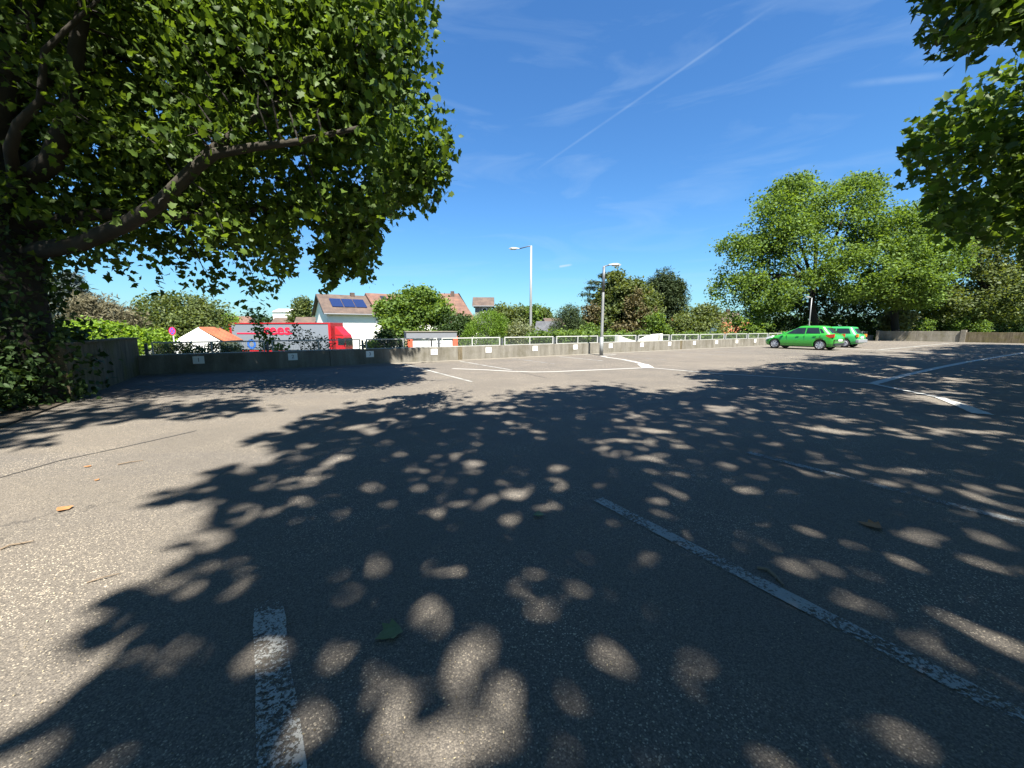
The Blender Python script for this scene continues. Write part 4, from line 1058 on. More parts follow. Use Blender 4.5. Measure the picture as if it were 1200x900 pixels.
bush('dark_yew', 'dark upright yew bush left of the big mixed tree', 664, 380, 30, 1.2, 1.1, 1.5, 520, 14, .16, .18, 'needle', 'needle', 66, cat='tree', lobes=[(*sight(664, 380, 30), 1.15, 1.1, 1.3), (*sight(668, 368, 30), .7, .7, .7), (*sight(655, 390, 30), .8, .8, .9), (*sight(674, 388, 30), .8, .8, 1.0)], up=.1)
# cedar with flat layered boughs
rg = np.random.default_rng(70)
cd = sight(712, 318, 34); ce_ = empty('cedar_tree', (cd.x, cd.y, GZ))
MB().tube([(0, 0, -.2), (0, 0, 3.5), (.1, 0, cd.z - GZ)], [.3, .2, .03], 10).build('trunk', M['bark_dark'], ce_, smooth=True)
CC = []
for (py, half, sg) in ((322, 8, 0), (330, 20, 0), (337, 27, -1), (345, 30, -1), (352, 24, -1), (361, 28, 0), (372, 30, 0)):
    for sgn in (-1, 1):
        hp = half if sgn < 0 or sg == 0 else half * .8
        tip = sight(712 + sgn * hp, py, 34 + rg.normal() * 1.0); root = np.array([cd.x, cd.y, tip.z - .25])
        tipv = np.array(tip)
        MB().tube([tuple(root - [cd.x, cd.y, GZ]), tuple((root + tipv) / 2 + [0, 0, .15] - [cd.x, cd.y, GZ]), tuple(tipv - [cd.x, cd.y, GZ])], [.07, .05, .015], 6).build('bough', M['bark_dark'], ce_)
        for q in range(34):
            t = rg.random() ** .7; c = root * (1 - t) + tipv * t + rg.normal(size=3) * [.12, .5 * (1.1 - t), .07]; CC.append(c)
P, Rm, S, T = leaves_at(np.array(CC), 12, .14, .22, rg, 1.2, None, .35)
o = leaf_mesh('crown', P, Rm, S, T, 'needle', M['needle'], ce_, (cd.x, cd.y, GZ)); o['kind'] = 'stuff'
tag(ce_, 'cedar with dark flat layered boughs sticking out left of the deck lamp', 'tree')
bush('mixed_tree', 'large mottled green and brownish tree right of the deck lamp post', 735, 358, 33, 2.5, 2.2, 2.5, 1300, 17, .24, .22, 'simple', 'leaf_mid', 71, cat='tree', trunk=.2, thr=(.3, .8),
     lobes=[(*sight(730, 344, 33), 1.6, 1.6, 1.4), (*sight(745, 350, 33), 1.5, 1.6, 1.4), (*sight(716, 356, 33.5), 1.4, 1.5, 1.6), (*sight(735, 372, 32.5), 2.5, 2, 1.8), (*sight(758, 360, 33), 1.0, 1.2, 1.4), (*sight(722, 326, 33), .5, .6, .5), (*sight(700, 385, 32), 1.2, 1.2, 1.0)])
bush('copper_tree', 'reddish brown leaved tree merged into the big mottled tree', 752, 365, 30.5, 1.2, 1, 1.5, 420, 14, .18, .17, 'simple', 'leaf_red', 72, cat='tree', thr=(.4, .5),
     lobes=[(*sight(745, 358, 30.8), .9, .5, 1.3), (*sight(758, 372, 30.8), .8, .5, 1.2), (*sight(692, 368, 31), .8, .5, .8), (*sight(735, 388, 30.5), 1.3, .6, .7)])
bush('lime_bush', 'pale lime bush right of the reddish tree', 772, 386, 29, 1, .8, .9, 260, 14, .16, .16, 'simple', 'leaf_far', 73, lobes=[(*sight(768, 380, 29), .65, .6, .9), (*sight(776, 392, 29), .8, .6, .6), (*sight(690, 390, 29), .9, .6, .6)])
simple_tree('dark_fir', 'dark green fir like tree standing right of the deck lamp', 'tree', (*sight(780, 380, 40)[:2], GZ), .25,
     [(*sight(780, 345, 40), 1.6, 1.7, 2.2), (*sight(779, 328, 40), 1.0, 1, 1.2), (*sight(788, 350, 40), 1.5, 1.5, 2.0), (*sight(770, 350, 40), 1.2, 1.4, 2.2), (*sight(782, 368, 40), 1.9, 1.8, 2.2), (*sight(796, 338, 40), .5, .6, .9), (*sight(763, 335, 40), .45, .6, .8)],
     1500, 17, .20, .27, 'needle', 'needle', 74, thr=(.24, .7), up=.9)
bush('garden_tree', 'grey green bushy tree right of the dark fir', 822, 376, 38, 2.2, 2, 1.6, 620, 15, .25, .24, 'quad', 'leaf_mid', 75, cat='tree', thr=(.28, .8), lobes=[(*sight(812, 374, 38), 1.5, 1.5, 1.4), (*sight(830, 370, 38), 1.5, 1.4, 1.1), (*sight(822, 386, 37), 2.6, 1.6, 1.2), (*sight(798, 382, 37), 1.2, 1.2, 1.0)])
bush('garden_hedge', 'low mixed green hedge behind the right run of railings', 840, 392, 33, 4, .8, .6, 700, 14, .16, .17, 'simple', 'leaf_far', 76, cat='hedge', trunk=.03,
     lobes=[(*sight(640 + 28 * i, 394.5, 23 + i * 1.5), 1.1, .6, .38) for i in range(11)])
# ---------- the great trees behind the cars
def big(name, label, px, base_D, lobes, ncl, per, spread, size, mat, seed, thr, tr=.38, fork_py=330, **kw):
    b = sight(px, 384, base_D)
    return simple_tree(name, label, 'tree', (b.x, b.y, GZ), tr, [(*sight(a, c, d), rx, ry, rz) for (a, c, d, rx, ry, rz) in lobes], ncl, per, spread, size, 'simple', mat, seed, 'great trees behind the cars', bark='bark_dark', thr=thr, limbs=11, fork=tuple(sight(px + 2, fork_py, base_D)), **kw)
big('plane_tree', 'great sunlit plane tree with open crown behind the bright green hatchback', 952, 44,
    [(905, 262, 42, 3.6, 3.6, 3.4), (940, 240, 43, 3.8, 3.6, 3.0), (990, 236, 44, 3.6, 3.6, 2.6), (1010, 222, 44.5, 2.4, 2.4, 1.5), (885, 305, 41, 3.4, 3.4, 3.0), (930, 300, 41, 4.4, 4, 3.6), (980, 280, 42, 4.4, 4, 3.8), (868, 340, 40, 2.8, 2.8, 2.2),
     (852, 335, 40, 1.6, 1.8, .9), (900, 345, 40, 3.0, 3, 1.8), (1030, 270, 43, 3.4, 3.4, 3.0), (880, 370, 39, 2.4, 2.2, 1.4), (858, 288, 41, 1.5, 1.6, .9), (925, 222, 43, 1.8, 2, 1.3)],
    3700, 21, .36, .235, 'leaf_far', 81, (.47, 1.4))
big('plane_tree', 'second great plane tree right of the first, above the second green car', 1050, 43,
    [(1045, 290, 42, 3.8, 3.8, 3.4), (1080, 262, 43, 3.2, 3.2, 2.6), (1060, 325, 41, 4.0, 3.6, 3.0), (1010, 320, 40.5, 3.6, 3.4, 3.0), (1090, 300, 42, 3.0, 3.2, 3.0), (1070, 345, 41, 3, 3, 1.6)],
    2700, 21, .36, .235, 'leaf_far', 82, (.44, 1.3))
big('plane_tree', 'dark plane tree with a bare trunk behind the end wall at the right', 1158, 44,
    [(1120, 290, 44, 4, 4, 4), (1165, 285, 44, 4.5, 4, 4), (1205, 290, 44, 4.5, 4, 4.5), (1130, 335, 43, 4, 3.6, 3), (1180, 335, 43, 4.4, 3.6, 3), (1240, 320, 43, 4.5, 4, 4.5), (1150, 255, 45, 4, 4, 3), (1210, 245, 45, 4.5, 4, 4), (1110, 360, 43, 3, 3, 1.6), (1190, 365, 43, 5, 3, 1.2)],
    3000, 19, .38, .26, 'leaf_mid', 83, (.38, 1.5), .42, 345)
# dark understorey behind everything at the right
simple_tree('thicket', 'dark thicket under the great trees between the cars and the end wall', 'shrub', (*sight(1010, 384, 47)[:2], GZ), .1,
            [(*sight(880 + 26 * i, 380 - (i % 3) * 7, 47), 2.2, 1.5, 2.0) for i in range(14)] + [(*sight(895 + 26 * i, 352 - (i % 2) * 8, 49), 2.2, 1.5, 2.0) for i in range(13)] + [(*sight(885 + 28 * i, 396, 46), 2.4, 1.2, 1.6) for i in range(13)], 2600, 16, .36, .36, 'quad', 'leaf_dark', 84, thr=(.18, 1.4), limbs=8)
bush('pale_bush', 'pale green bush above the end wall behind the second green car', 1052, 375, 44, 1.6, 1.2, 1.4, 220, 14, .24, .24, 'simple', 'leaf_pale', 85, thr=(.3, .8))
for i, (px, py) in enumerate(((1124, 380), (1150, 384), (1085, 383))):
    bush('wall_plant', ['yellow green plant at the pillar of the end wall', 'leafy plant right of the end wall pillar', 'small plant above the sunny part of the end wall'][i], px, py, 42 - i, .7, .6, .8, 70, 12, .14, .16, 'simple', 'leaf_far', 90 + i, trunk=.03)
# distant green horizon
simple_tree('far_wood', 'low line of distant trees along the horizon', 'wood', (*sight(620, 384, 150)[:2], GZ), 0,
            [(*sight(-100 + 32 * i, 381 - 2 * (i % 3), 150), 7, 4, 2.6) for i in range(44)], 2600, 14, 1.0, 1.1, 'quad', 'leaf_dark', 95)[0]['kind'] = 'stuff'

# ================================================================== HOUSES
def house(name, label, loc, rz, Ln, W, eave, ridge, wallm, roofm, windows=(), over=.45, hipr=0.0, chimneys=(), cat='house', end=None):
    """local x along the ridge, front (towards the viewer) at y=0; heights above street"""
    e = empty(name, (loc[0], loc[1], GZ), rz)
    MB().box(0, Ln, 0, W, -.2, eave).build('wall', wallm, e)
    gm = MB(); gm.prism([(0, eave + .002), (W, eave + .002), (W / 2, ridge - .06)], 0, 0.002, .25); gm.build('gable', wallm, e)
    if not hipr:
        gm = MB(); gm.prism([(0, eave + .002), (W, eave + .002), (W / 2, ridge - .06)], 0, Ln - .25, Ln - .002); gm.build('gable', wallm, e)
    sl = (ridge - eave) / (W / 2); t = .16
    ze = eave - over * sl
    x1 = Ln + (over if not hipr else 0)
    for side in (0, 1):
        y0 = -over if side == 0 else W + over
        yr = W / 2
        xa, xb = -over, x1; xr = x1 - hipr
        vs = [(xa, y0, ze), (xb, y0, ze), (xr, yr, ridge), (xa, yr, ridge), (xa, y0, ze + t), (xb, y0, ze + t), (xr, yr, ridge + t), (xa, yr, ridge + t)]
        MB().add(vs, [(0, 1, 2, 3), (4, 7, 6, 5), (0, 4, 5, 1), (1, 5, 6, 2), (2, 6, 7, 3), (3, 7, 4, 0)]).build('roof', roofm, e)
    if hipr:
        MB().add([(x1, -over, ze), (x1, W + over, ze), (x1 - hipr, W / 2, ridge), (x1 + .05, -over, ze + .02), (x1 + .05, W + over, ze + .02), (x1 - hipr + .05, W / 2, ridge + .02)],
                 [(0, 1, 2), (3, 5, 4), (0, 3, 4, 1), (1, 4, 5, 2), (2, 5, 3, 0)]).build('gable', wallm, e)
        MB().tube([(x1 + .05, W + over, ze + .1), (x1 - hipr + .05, W / 2, ridge + .15)], .16, 6).build('barge_board', M['black'], e)
    else:
        for xx_ in (-over - .04, Ln + over + .002):
            for (ya, yb) in ((-over, W / 2), (W + over, W / 2)):
                MB().prism([(ya, ze - .05), (yb, ridge - .05), (yb, ridge + .13), (ya, ze + .13)], 0, xx_, xx_ + .038).build('barge_board', M['black'], e)
    MB().tube([(-over, -over - .09, ze + .03), (x1, -over - .09, ze + .03)], .075, 7).build('gutter', M['grey_plastic'], e)
    for (x, w_, z0, z1, side) in windows:
        f = MB()
        if side == 'f': dims = (x, x + w_, -.05, .03, z0, z1); pd = (x + .07, x + w_ - .07, -.056, -.052, z0 + .07, z1 - .07)
        else: dims = (-.05, .03, x, x + w_, z0, z1); pd = (-.056, -.052, x + .07, x + w_ - .07, z0 + .07, z1 - .07)
        fr = MB().box(*dims).build('window', M['white'], e); MB().box(*pd).build('pane', M['glass'], fr)
    for (x, y, h) in chimneys:
        MB().box(x, x + .6, y, y + .5, eave, ridge + h).build('chimney', M['roof_brown'], e, bevel=.02)
    tag(e, label, cat)
    return e
p = sight(383, 366, 52)
hw = house('long_house', 'long white rendered house with solar panels on its brown tiled roof', (p.x, p.y), math.radians(35), 19.5, 9.0, 5.55, 8.05, M['render_white'], M['roof_brown'],
           windows=[(3.2, 1.1, 2.9, 4.3, 's'), (8.6, 1.2, 3.6, 4.6, 'f'), (5.6, 1.0, 2.0, 3.2, 's')], chimneys=[(4.0, 4.0, .5)])
# the right half of the long roof stands a little higher, in red tile
sl = (8.05 - 5.55) / 4.5
for side in (0, 1):
    y0 = -.5 if side == 0 else 9.5; ze = 5.55 - .5 * sl
    vs = [(6.2, y0, ze + .17), (19.9, y0, ze + .17), (19.9, 4.5, 8.22), (6.2, 4.5, 8.22)]
    vs = vs + [(a, b, c + .42) for a, b, c in vs]
    MB().add(vs, [(0, 1, 2, 3), (4, 7, 6, 5), (0, 4, 5, 1), (1, 5, 6, 2), (2, 6, 7, 3), (3, 7, 4, 0)]).build('upper_roof', M['roof_red'], hw)
MB().tube([(6.3, -.12, 0), (6.3, -.12, 5.3)], .06, 7).build('downpipe', M['grey_plastic'], hw)
for i in range(3):
    x0 = .9 + i * 1.55; ya, yb = 1.0, 3.1
    za, zb_ = 5.55 + ya * sl + .24, 5.55 + yb * sl + .24
    vs = [(x0, ya, za), (x0 + 1.45, ya, za), (x0 + 1.45, yb, zb_), (x0, yb, zb_)]; vs += [(a, b, c + .05) for a, b, c in vs]
    MB().add(vs, [(0, 1, 2, 3), (4, 7, 6, 5), (0, 4, 5, 1), (1, 5, 6, 2), (2, 6, 7, 3), (3, 7, 4, 0)]).build('solar_panel', M['solar'], hw)
for (x0, w_) in ((8.0, .8), (10.5, .5)):
    ya, yb = 2.6, 3.5; za, zb_ = 5.55 + ya * sl + .68, 5.55 + yb * sl + .68
    vs = [(x0, ya, za), (x0 + w_, ya, za), (x0 + w_, yb, zb_), (x0, yb, zb_)]; vs += [(a, b, c + .05) for a, b, c in vs]
    MB().add(vs, [(0, 1, 2, 3), (4, 7, 6, 5), (0, 4, 5, 1), (1, 5, 6, 2), (2, 6, 7, 3), (3, 7, 4, 0)]).build('skylight', M['glass'], hw)
p = sight(518, 384, 62)
house('gabled_house', 'house with reddish roof and white gable edged in black above the lime shrub', (p.x, p.y), math.radians(8), 5.6, 6.0, 4.8, 8.9, M['render_white'], M['roof_red'], hipr=3.0, chimneys=[(1.4, 2.6, .5)])
p = sight(557, 384, 72)
house('grey_house', 'grey walled house with brown roof partly behind the white gable', (p.x, p.y), math.radians(3), 3.0, 5.0, 7.6, 9.0, M['render_grey'], M['roof_brown'], windows=[(1.3, .8, 6.3, 7.1, 'f')])
p = sight(318, 384, 78)
house('low_house', 'low pale building with brown roof far behind the truck', (p.x, p.y), math.radians(5), 4.5, 5, 3.8, 5.4, M['render_white'], M['roof_brown'])
p = sight(321, 384, 95)
house('flat_block', 'pale cream block with a roof mast above the truck', (p.x, p.y), 0.03, 4.2, 5, 7.2, 7.9, M['render_white'], M['render_white'], over=.05)
p = sight(346, 384, 70)
house('brown_roof_house', 'small house with brown roof left of the solar roof house', (p.x, p.y), math.radians(8), 2.6, 4, 3.5, 5.3, M['render_white'], M['roof_brown'])
p = sight(629, 384, 60)
house('slate_house', 'low house with grey slate roof right of the tall lamp post', (p.x, p.y), math.radians(-12), 2.8, 5, 2.6, 4.4, M['render_grey'], M['roof_slate'])
p = sight(643, 384, 66)
house('pale_house', 'pale low house beyond the slate roof', (p.x, p.y), math.radians(10), 2.4, 4, 4.0, 5.0, M['render_white'], M['roof_brown'], windows=[(.8, .6, 2.4, 3.4, 'f')])
p = sight(846, 384, 66)
house('brown_house', 'brown roofed house peeping out left of the great plane tree', (p.x, p.y), math.radians(-5), 3.2, 5, 3.6, 5.9, M['render_white'], M['roof_brown'], chimneys=[(1.6, 2.4, .8)])
p = sight(851, 388, 56)
house('orange_house', 'low house with bright orange tiled roof below the great plane tree', (p.x, p.y), math.radians(-15), 2.9, 4, 2.4, 4.2, M['render_white'], M['roof_orange'])
p = sight(794, 388, 58)
house('orange_shed', 'small orange roof seen between the dark fir and the grey green tree', (p.x, p.y), 0.1, 2.0, 3, 3.6, 5.0, M['render_white'], M['roof_orange'])
p = sight(166, 388, 52)
house('red_roof_house', 'tiny house with dusky red roof at the left behind the trees', (p.x, p.y), 0.15, 1.8, 3, 2.7, 3.9, M['render_grey'], M['roof_red'])
p = sight(268, 384, 90)
house('far_red_house', 'far house with faded red roof left of the truck', (p.x, p.y), 0.05, 4.0, 4, 4.2, 6.0, M['render_white'], M['roof_red'])

# white gabled hut with an orange tiled flank
p = sight(204, 400, 33)
hut = empty('gabled_hut', (p.x, p.y, GZ), math.radians(12))
hx = 3.15; apex = sight(229, 385, 33).z - GZ
hb = sight(204, 400, 33).z - GZ
MB().prism([(0, -.2), (3.3, -.2), (3.3, hb), (1.8, apex), (0, hb)], 1, 0, .25).build('front_gable', M['white'], hut)
MB().box(.02, 3.28, .251, 4.2, -.2, hb - .05).build('wall', M['render_white'], hut)
for pts in ([(-.1, hb - .05), (1.8, apex + .02), (1.8, apex + .12), (-.1, hb + .05)],):
    MB().prism(pts, 1, .26, 4.4).build('roof', M['white'], hut)
MB().prism([(1.801, apex + .02), (3.7, hb - .12), (3.7, hb), (1.801, apex + .14)], 1, .26, 3.6).build('roof', M['roof_orange'], hut)
tag(hut, 'low hut with broad white gable and orange tiled roof side left of the truck', 'hut')
# pale awning / tent behind
p = sight(176, 400, 34)
aw = empty('garden_canopy', (p.x, p.y, GZ))
c0 = sight(176, 392.5, 34).z - GZ
MB().add([(-1, -.6, c0 - .25), (1, -.6, c0 - .25), (1, .6, c0 - .25), (-1, .6, c0 - .25), (-.5, 0, c0 + .15), (.5, 0, c0 + .15), ], [(0, 1, 5, 4), (1, 2, 5), (2, 3, 4, 5), (3, 0, 4), (0, 3, 2, 1)]).build('canopy', M['white'], aw)
for sx in (-.9, .9):
    for sy in (-.5, .5): MB().tube([(sx, sy, 0), (sx, sy, c0 - .26)], .03, 6).build('leg', M['grey_plastic'], aw)
tag(aw, 'small off white garden canopy left of the round sign', 'canopy')

# no-stopping sign
p = sight(202.5, 388, 29)
sg = empty('round_sign', (p.x, p.y, GZ), math.radians(-10))
MB().tube([(0, 0, 0), (0, 0, p.z - GZ + .3)], .035, 8).build('pole', M['galv'], sg, smooth=True)
MB().lathe([(0.001, -.05), (.30, -.05), (.30, -.035), (0.001, -.035)], 24, 'y', (0, 0, p.z - GZ)).build('red_ring', M['sign_red'], sg)
MB().lathe([(0.001, -.056), (.235, -.056), (.235, -.0505), (0.001, -.0505)], 24, 'y', (0, 0, p.z - GZ)).build('blue_disc', M['sign_blue'], sg)
for r_ in (math.pi / 4, -math.pi / 4):
    o = MB().box(-.24, .24, -.060 - (.002 if r_ > 0 else 0), -.0565, -.03, .03).build('cross_bar', M['sign_red'], sg); o.location = (0, 0, p.z - GZ); o.rotation_euler = (0, r_, 0)
tag(sg, 'round pinkish red and blue traffic sign on a thin pole before the hut', 'traffic sign')

# kiosk / bin store
p = sight(478, 409, 21.5); q = sight(536, 406, 22.4)
kdir = Vector((q.x - p.x, q.y - p.y, 0)); kl = kdir.length
kk = empty('kiosk', (p.x, p.y, GZ), math.atan2(kdir.y, kdir.x))
zt = sight(479, 397.0, 21.5).z - GZ; zr = sight(479, 388.6, 21.5).z - GZ
MB().box(0.28, kl - .28, .04, 1.6, 0, zt - .01).build('wall', M['white'], kk)
MB().box(-.02, 0.26, -.02, .25, 0, zt).build('corner_post', M['kiosk_orange'], kk)
MB().box(kl - .25, kl + .02, -.02, .25, 0, zt + .12).build('corner_post', M['kiosk_orange'], kk)
MB().box(-.12, -.025, 0, 1.6, 0, zt - .02).build('side_panel', M['kiosk_tan'], kk)
MB().box(-.06, kl - .02, -.03, 1.7, zt + .002, zr - .03).build('fascia', plain('slate_fascia', (.17, .18, .20), .7), kk)
MB().box(-.10, kl + .02, -.06, 1.74, zr - .029, zr + .01).build('roof', M['gutter'], kk)
for x in (kl * .42, kl * .52): MB().box(x - .03, x + .03, -.0, .038, .1, zt - .05).build('door_frame', M['grey_plastic'], kk)
MB().box(kl * .455, kl * .485, -.01, .036, .1, zt - .05).build('door_gap', M['black'], kk)
tag(kk, 'white kiosk with grey fascia and orange corner posts just beyond the parapet', 'kiosk')

# white curved garden wall beyond the railing
p = sight(724, 398, 24.0); q = sight(783, 396.5, 26.5)
dd = Vector((q.x - p.x, q.y - p.y, 0)); ll = dd.length
gw = empty('garden_wall', (p.x, p.y, GZ), math.atan2(dd.y, dd.x))
zz = p.z - GZ
pts = [(0, 0)] + [(ll * .42 * t, zz + .28 - .38 * math.sin(math.pi * min(1, t * 1.0) * .5)) for t in np.linspace(0, 1, 7)] + [(ll * .42, 0)]
MB().prism(pts, 1, 0, .25).build('wall_panel', M['render_white'], gw)
pts = [(ll * .44, 0)] + [(ll * (.44 + .34 * t), zz - .05 + .35 * math.sin(math.pi * t * .5)) for t in np.linspace(0, 1, 7)] + [(ll * .78, 0)]
MB().prism(pts, 1, 0, .25).build('wall_panel', M['render_white'], gw)
MB().box(ll * .82, ll * .88, 0, .3, 0, zz + .33).build('pillar', M['render_white'], gw)
tag(gw, 'white garden wall with swooping top beyond the railings right of the lamp', 'wall')

# ---------------------------------------------------------------- truck
a = sight(268.5, 384, 45.0); b = sight(387.5, 384, 43.5)
td = Vector((b.x - a.x, b.y - a.y, 0)); tl_ = td.length
tk = empty('box_truck', (a.x, a.y, GZ), math.atan2(td.y, td.x))
top = sight(268.5, 378.3, 45).z - GZ
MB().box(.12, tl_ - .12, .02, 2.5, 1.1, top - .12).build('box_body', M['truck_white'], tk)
for dims in ((0, .28, -.03, 2.55, 1.0, top - .14), (tl_ - .3, tl_, -.03, 2.55, 1.0, top - .14), (0, tl_, -.03, 2.55, top - .138, top), (0, tl_, -.03, 2.55, .86, .998)):
    MB().box(*dims).build('red_frame', M['truck_red'], tk, bevel=.02)
MB().box(.9, tl_ * .63, -.006, .019, top - 1.26, top - 1.12).build('underline', M['lettering'], tk)
text_mesh('rees', 1.65, M['lettering'], 'lettering', tk, (tl_ * .475, -.01, top - .80), (math.pi / 2, 0, 0), .008, 1.15, .03)
MB().lathe([(.55, -.0), (.55, .012), (.30, .012), (.30, 0)], 20, 'y', (2.6, 0.0, top - 2.4)).build('blue_logo', M['lettering_blue'], tk)
MB().box(.8, tl_ - .9, .1, 2.4, .72, .998 - .14).build('chassis', M['black'], tk)
cab = MB(); cx0 = tl_ + .42
cx = lambda v: cx0 + v * .62
cab.prism([(cx(0), .8), (cx(1.75), .8), (cx(1.85), 1.6), (cx(1.72), 2.5), (cx(1.62), 2.75), (cx(1.0), 3.1), (cx(.15), top - .42), (cx(0), top - .45)], 1, .05, 1.7)
cab.build('cab', M['truck_red'], tk, bevel=.04)
MB().prism([(cx(.5), 1.65), (cx(1.66), 1.65), (cx(1.58), 2.35), (cx(.55), 2.45)], 1, .03, .049).build('side_window', M['car_glass'], tk)
MB().prism([(cx(.08), 2.72), (cx(1.58), 2.72), (cx(1.58), 2.78), (cx(.08), 2.78)], 1, .035, .048).build('deflector_seam', M['black'], tk)
MB().prism([(1.75, .12), (2.45, .2), (2.45, 1.55), (1.75, 1.6)], 0, cx(1.85), cx(1.86)).build('headboard', M['black'], tk) if False else None
MB().prism([(.15, 1.65), (1.6, 1.65), (1.6, 2.4), (.15, 2.4)], 0, cx(1.86) , cx(1.9)).build('windscreen', M['car_glass'], tk)
MB().box(cx(1.75), cx(1.9), -.2, .04, 1.9, 2.45).build('wing_mirror', M['black'], tk, bevel=.02)
for x in (1.6, 2.9, 4.2, cx0 + .6):
    for y in (.0, 2.2):
        w = MB().lathe([(.2, .02), (.48, .02), (.5, .08), (.5, .25), (.2, .27)], 18, 'y', (x, y, .5)).build('wheel', M['rubber'], tk, smooth=False)
        MB().lathe([(.001, .06), (.26, .06), (.28, .03)], 14, 'y', (x, y, .5)).build('rim', M['hubcap'], w)
tag(tk, 'long white lorry trailer edged in red with red lettering and red cab beyond the wall', 'truck')

# ================================================================== CARS
def superx(yn, ex): return (1 - min(1, abs(yn)) ** ex) ** (1 / ex)
def make_car(name, label, spec):
    e = empty(name, spec['loc'], spec['rz'])
    tag(e, label, 'car')
    sec = spec['sections']     # (y, zb, zmid, zshoulder, zcrown, halfwidth)
    vs, fs = [], []
    ring = None
    ys = np.linspace(sec[0][0], sec[-1][0], 45); A = np.array(sec)
    for y in ys:
        zb, zm, zs, zc, hw = [np.interp(y, A[:, 0], A[:, i]) for i in range(1, 6)]
        pr = [(0, zb), (hw * .80, zb), (hw * .965, zb + .06), (hw * 1.0, zb + .20), (hw * .995, zm), (hw * .985, zm + (zs - zm) * .45), (hw * .955, zs - .05), (hw * .90, zs), (hw * .6, zs + (zc - zs) * .7), (0, zc)]
        rr = pr + [(-x, z) for x, z in pr[-2:0:-1]]
        ring = len(rr); vs += [(x, y, z) for x, z in rr]
    for i in range(len(ys) - 1):
        for k in range(ring):
            k2 = (k + 1) % ring
            fs.append((i * ring + k, i * ring + k2, (i + 1) * ring + k2, (i + 1) * ring + k))
    fs.append(tuple(range(ring))); fs.append(tuple((len(ys) - 1) * ring + k for k in range(ring))[::-1])
    body = MB().add(vs, fs).build('body', spec['paint'], e, smooth=True)
    # wheel arches cut out of the body
    for wy in spec['wheels']:
        cut = MB().tube([(-1.2, wy, spec['wr'] + .01), (1.2, wy, spec['wr'] + .01)], spec['wr'] * 1.17, 28).build('arch_cutter', M['black'])
        # keep a floor between the arches: two short cutters instead of a through hole
        bpy.data.objects.remove(cut)
        for s in (-1, 1):
            cut = MB().tube([(s * .52, wy, spec['wr'] + .01), (s * 1.2, wy, spec['wr'] + .01)], spec['wr'] * 1.17, 28).build('arch_cutter', M['black'])
            md = body.modifiers.new('b', 'BOOLEAN'); md.object = cut; md.operation = 'DIFFERENCE'; md.solver = 'EXACT'
            cut.parent = e
            dg = bpy.context.evaluated_depsgraph_get(); dg.update()
            me = bpy.data.meshes.new_from_object(body.evaluated_get(dg)); body.modifiers.clear(); body.data = me
            bpy.data.objects.remove(cut)
        MB().box(-.70, .70, wy - spec['wr'] * 1.1, wy + spec['wr'] * 1.1, .25, spec['wr'] * 2.2).build('wheel_housing', M['black'], e)
    # greenhouse
    gr = spec['gh']; t0, t1 = gr['z0'], gr['z1']
    def par(t):
        q = t * t * (3 - 2 * t) * .25 + t * .75
        return (gr['r0'] * (1 - q) + gr['r1'] * q, gr['f0'] * (1 - q) + gr['f1'] * q, gr['w0'] * (1 - q) + gr['w1'] * q, t0 + (t1 - t0) * t)
    def pt(t, y, s, off=0.0):
        ra, fa, w, z = par(t); c = (ra + fa) / 2; hl = (fa - ra) / 2
        return (s * (w * superx((y - c) / hl, gr['ex']) + off), y, z)
    def pe(t, x, s, off=0.0):
        ra, fa, w, z = par(t); c = (ra + fa) / 2; hl = (fa - ra) / 2
        return (x, c + s * (hl * superx(x / w, gr['ex']) + off), z)
    vs, fs = [], []; NT, NK = 8, 40
    for i in range(NT + 1):
        t = i / NT; ra, fa, w, z = par(t); c = (ra + fa) / 2; hl = (fa - ra) / 2
        for k in range(NK):
            an = 2 * math.pi * k / NK; ca, sa = math.cos(an), math.sin(an); m_ = 2 / gr['ex']
            vs.append((w * math.copysign(abs(ca) ** m_, ca), c + hl * math.copysign(abs(sa) ** m_, sa), z))
    for i in range(NT):
        for k in range(NK):
            k2 = (k + 1) % NK; fs.append((i * NK + k, i * NK + k2, (i + 1) * NK + k2, (i + 1) * NK + k))
    base = len(vs) - NK; ra, fa, w, z = par(1); c = (ra + fa) / 2
    prev = base
    for (sc_, dz) in ((.93, .025), (.7, .05), (.35, .062)):
        k0 = len(vs)
        for k in range(NK): x, y, zz_ = vs[base + k]; vs.append((x * sc_, c + (y - c) * sc_, z + dz))
        for k in range(NK): k2 = (k + 1) % NK; fs.append((prev + k, prev + k2, k0 + k2, k0 + k))
        prev = k0
    fs.append(tuple(prev + k for k in range(NK)))
    MB().add(vs, fs).build('cabin', spec['paint'], e, smooth=True)
    for s in (-1, 1):
        for (ya0, yb0, ya1, yb1, ta, tb) in spec['panes']:
            g_ = MB(); n1, n2 = 5, 8; vv = []
            for i in range(n1 + 1):
                q = i / n1; t = ta + (tb - ta) * q; ya = ya0 + (ya1 - ya0) * q; yb = yb0 + (yb1 - yb0) * q
                for j in range(n2 + 1): vv.append(pt(t, ya + (yb - ya) * j / n2, s, .006))
            ff = [(i * (n2 + 1) + j, i * (n2 + 1) + j + 1, (i + 1) * (n2 + 1) + j + 1, (i + 1) * (n2 + 1) + j) for i in range(n1) for j in range(n2)]
            g_.add(vv, ff).build('side_window', M['car_glass'], e, smooth=True)
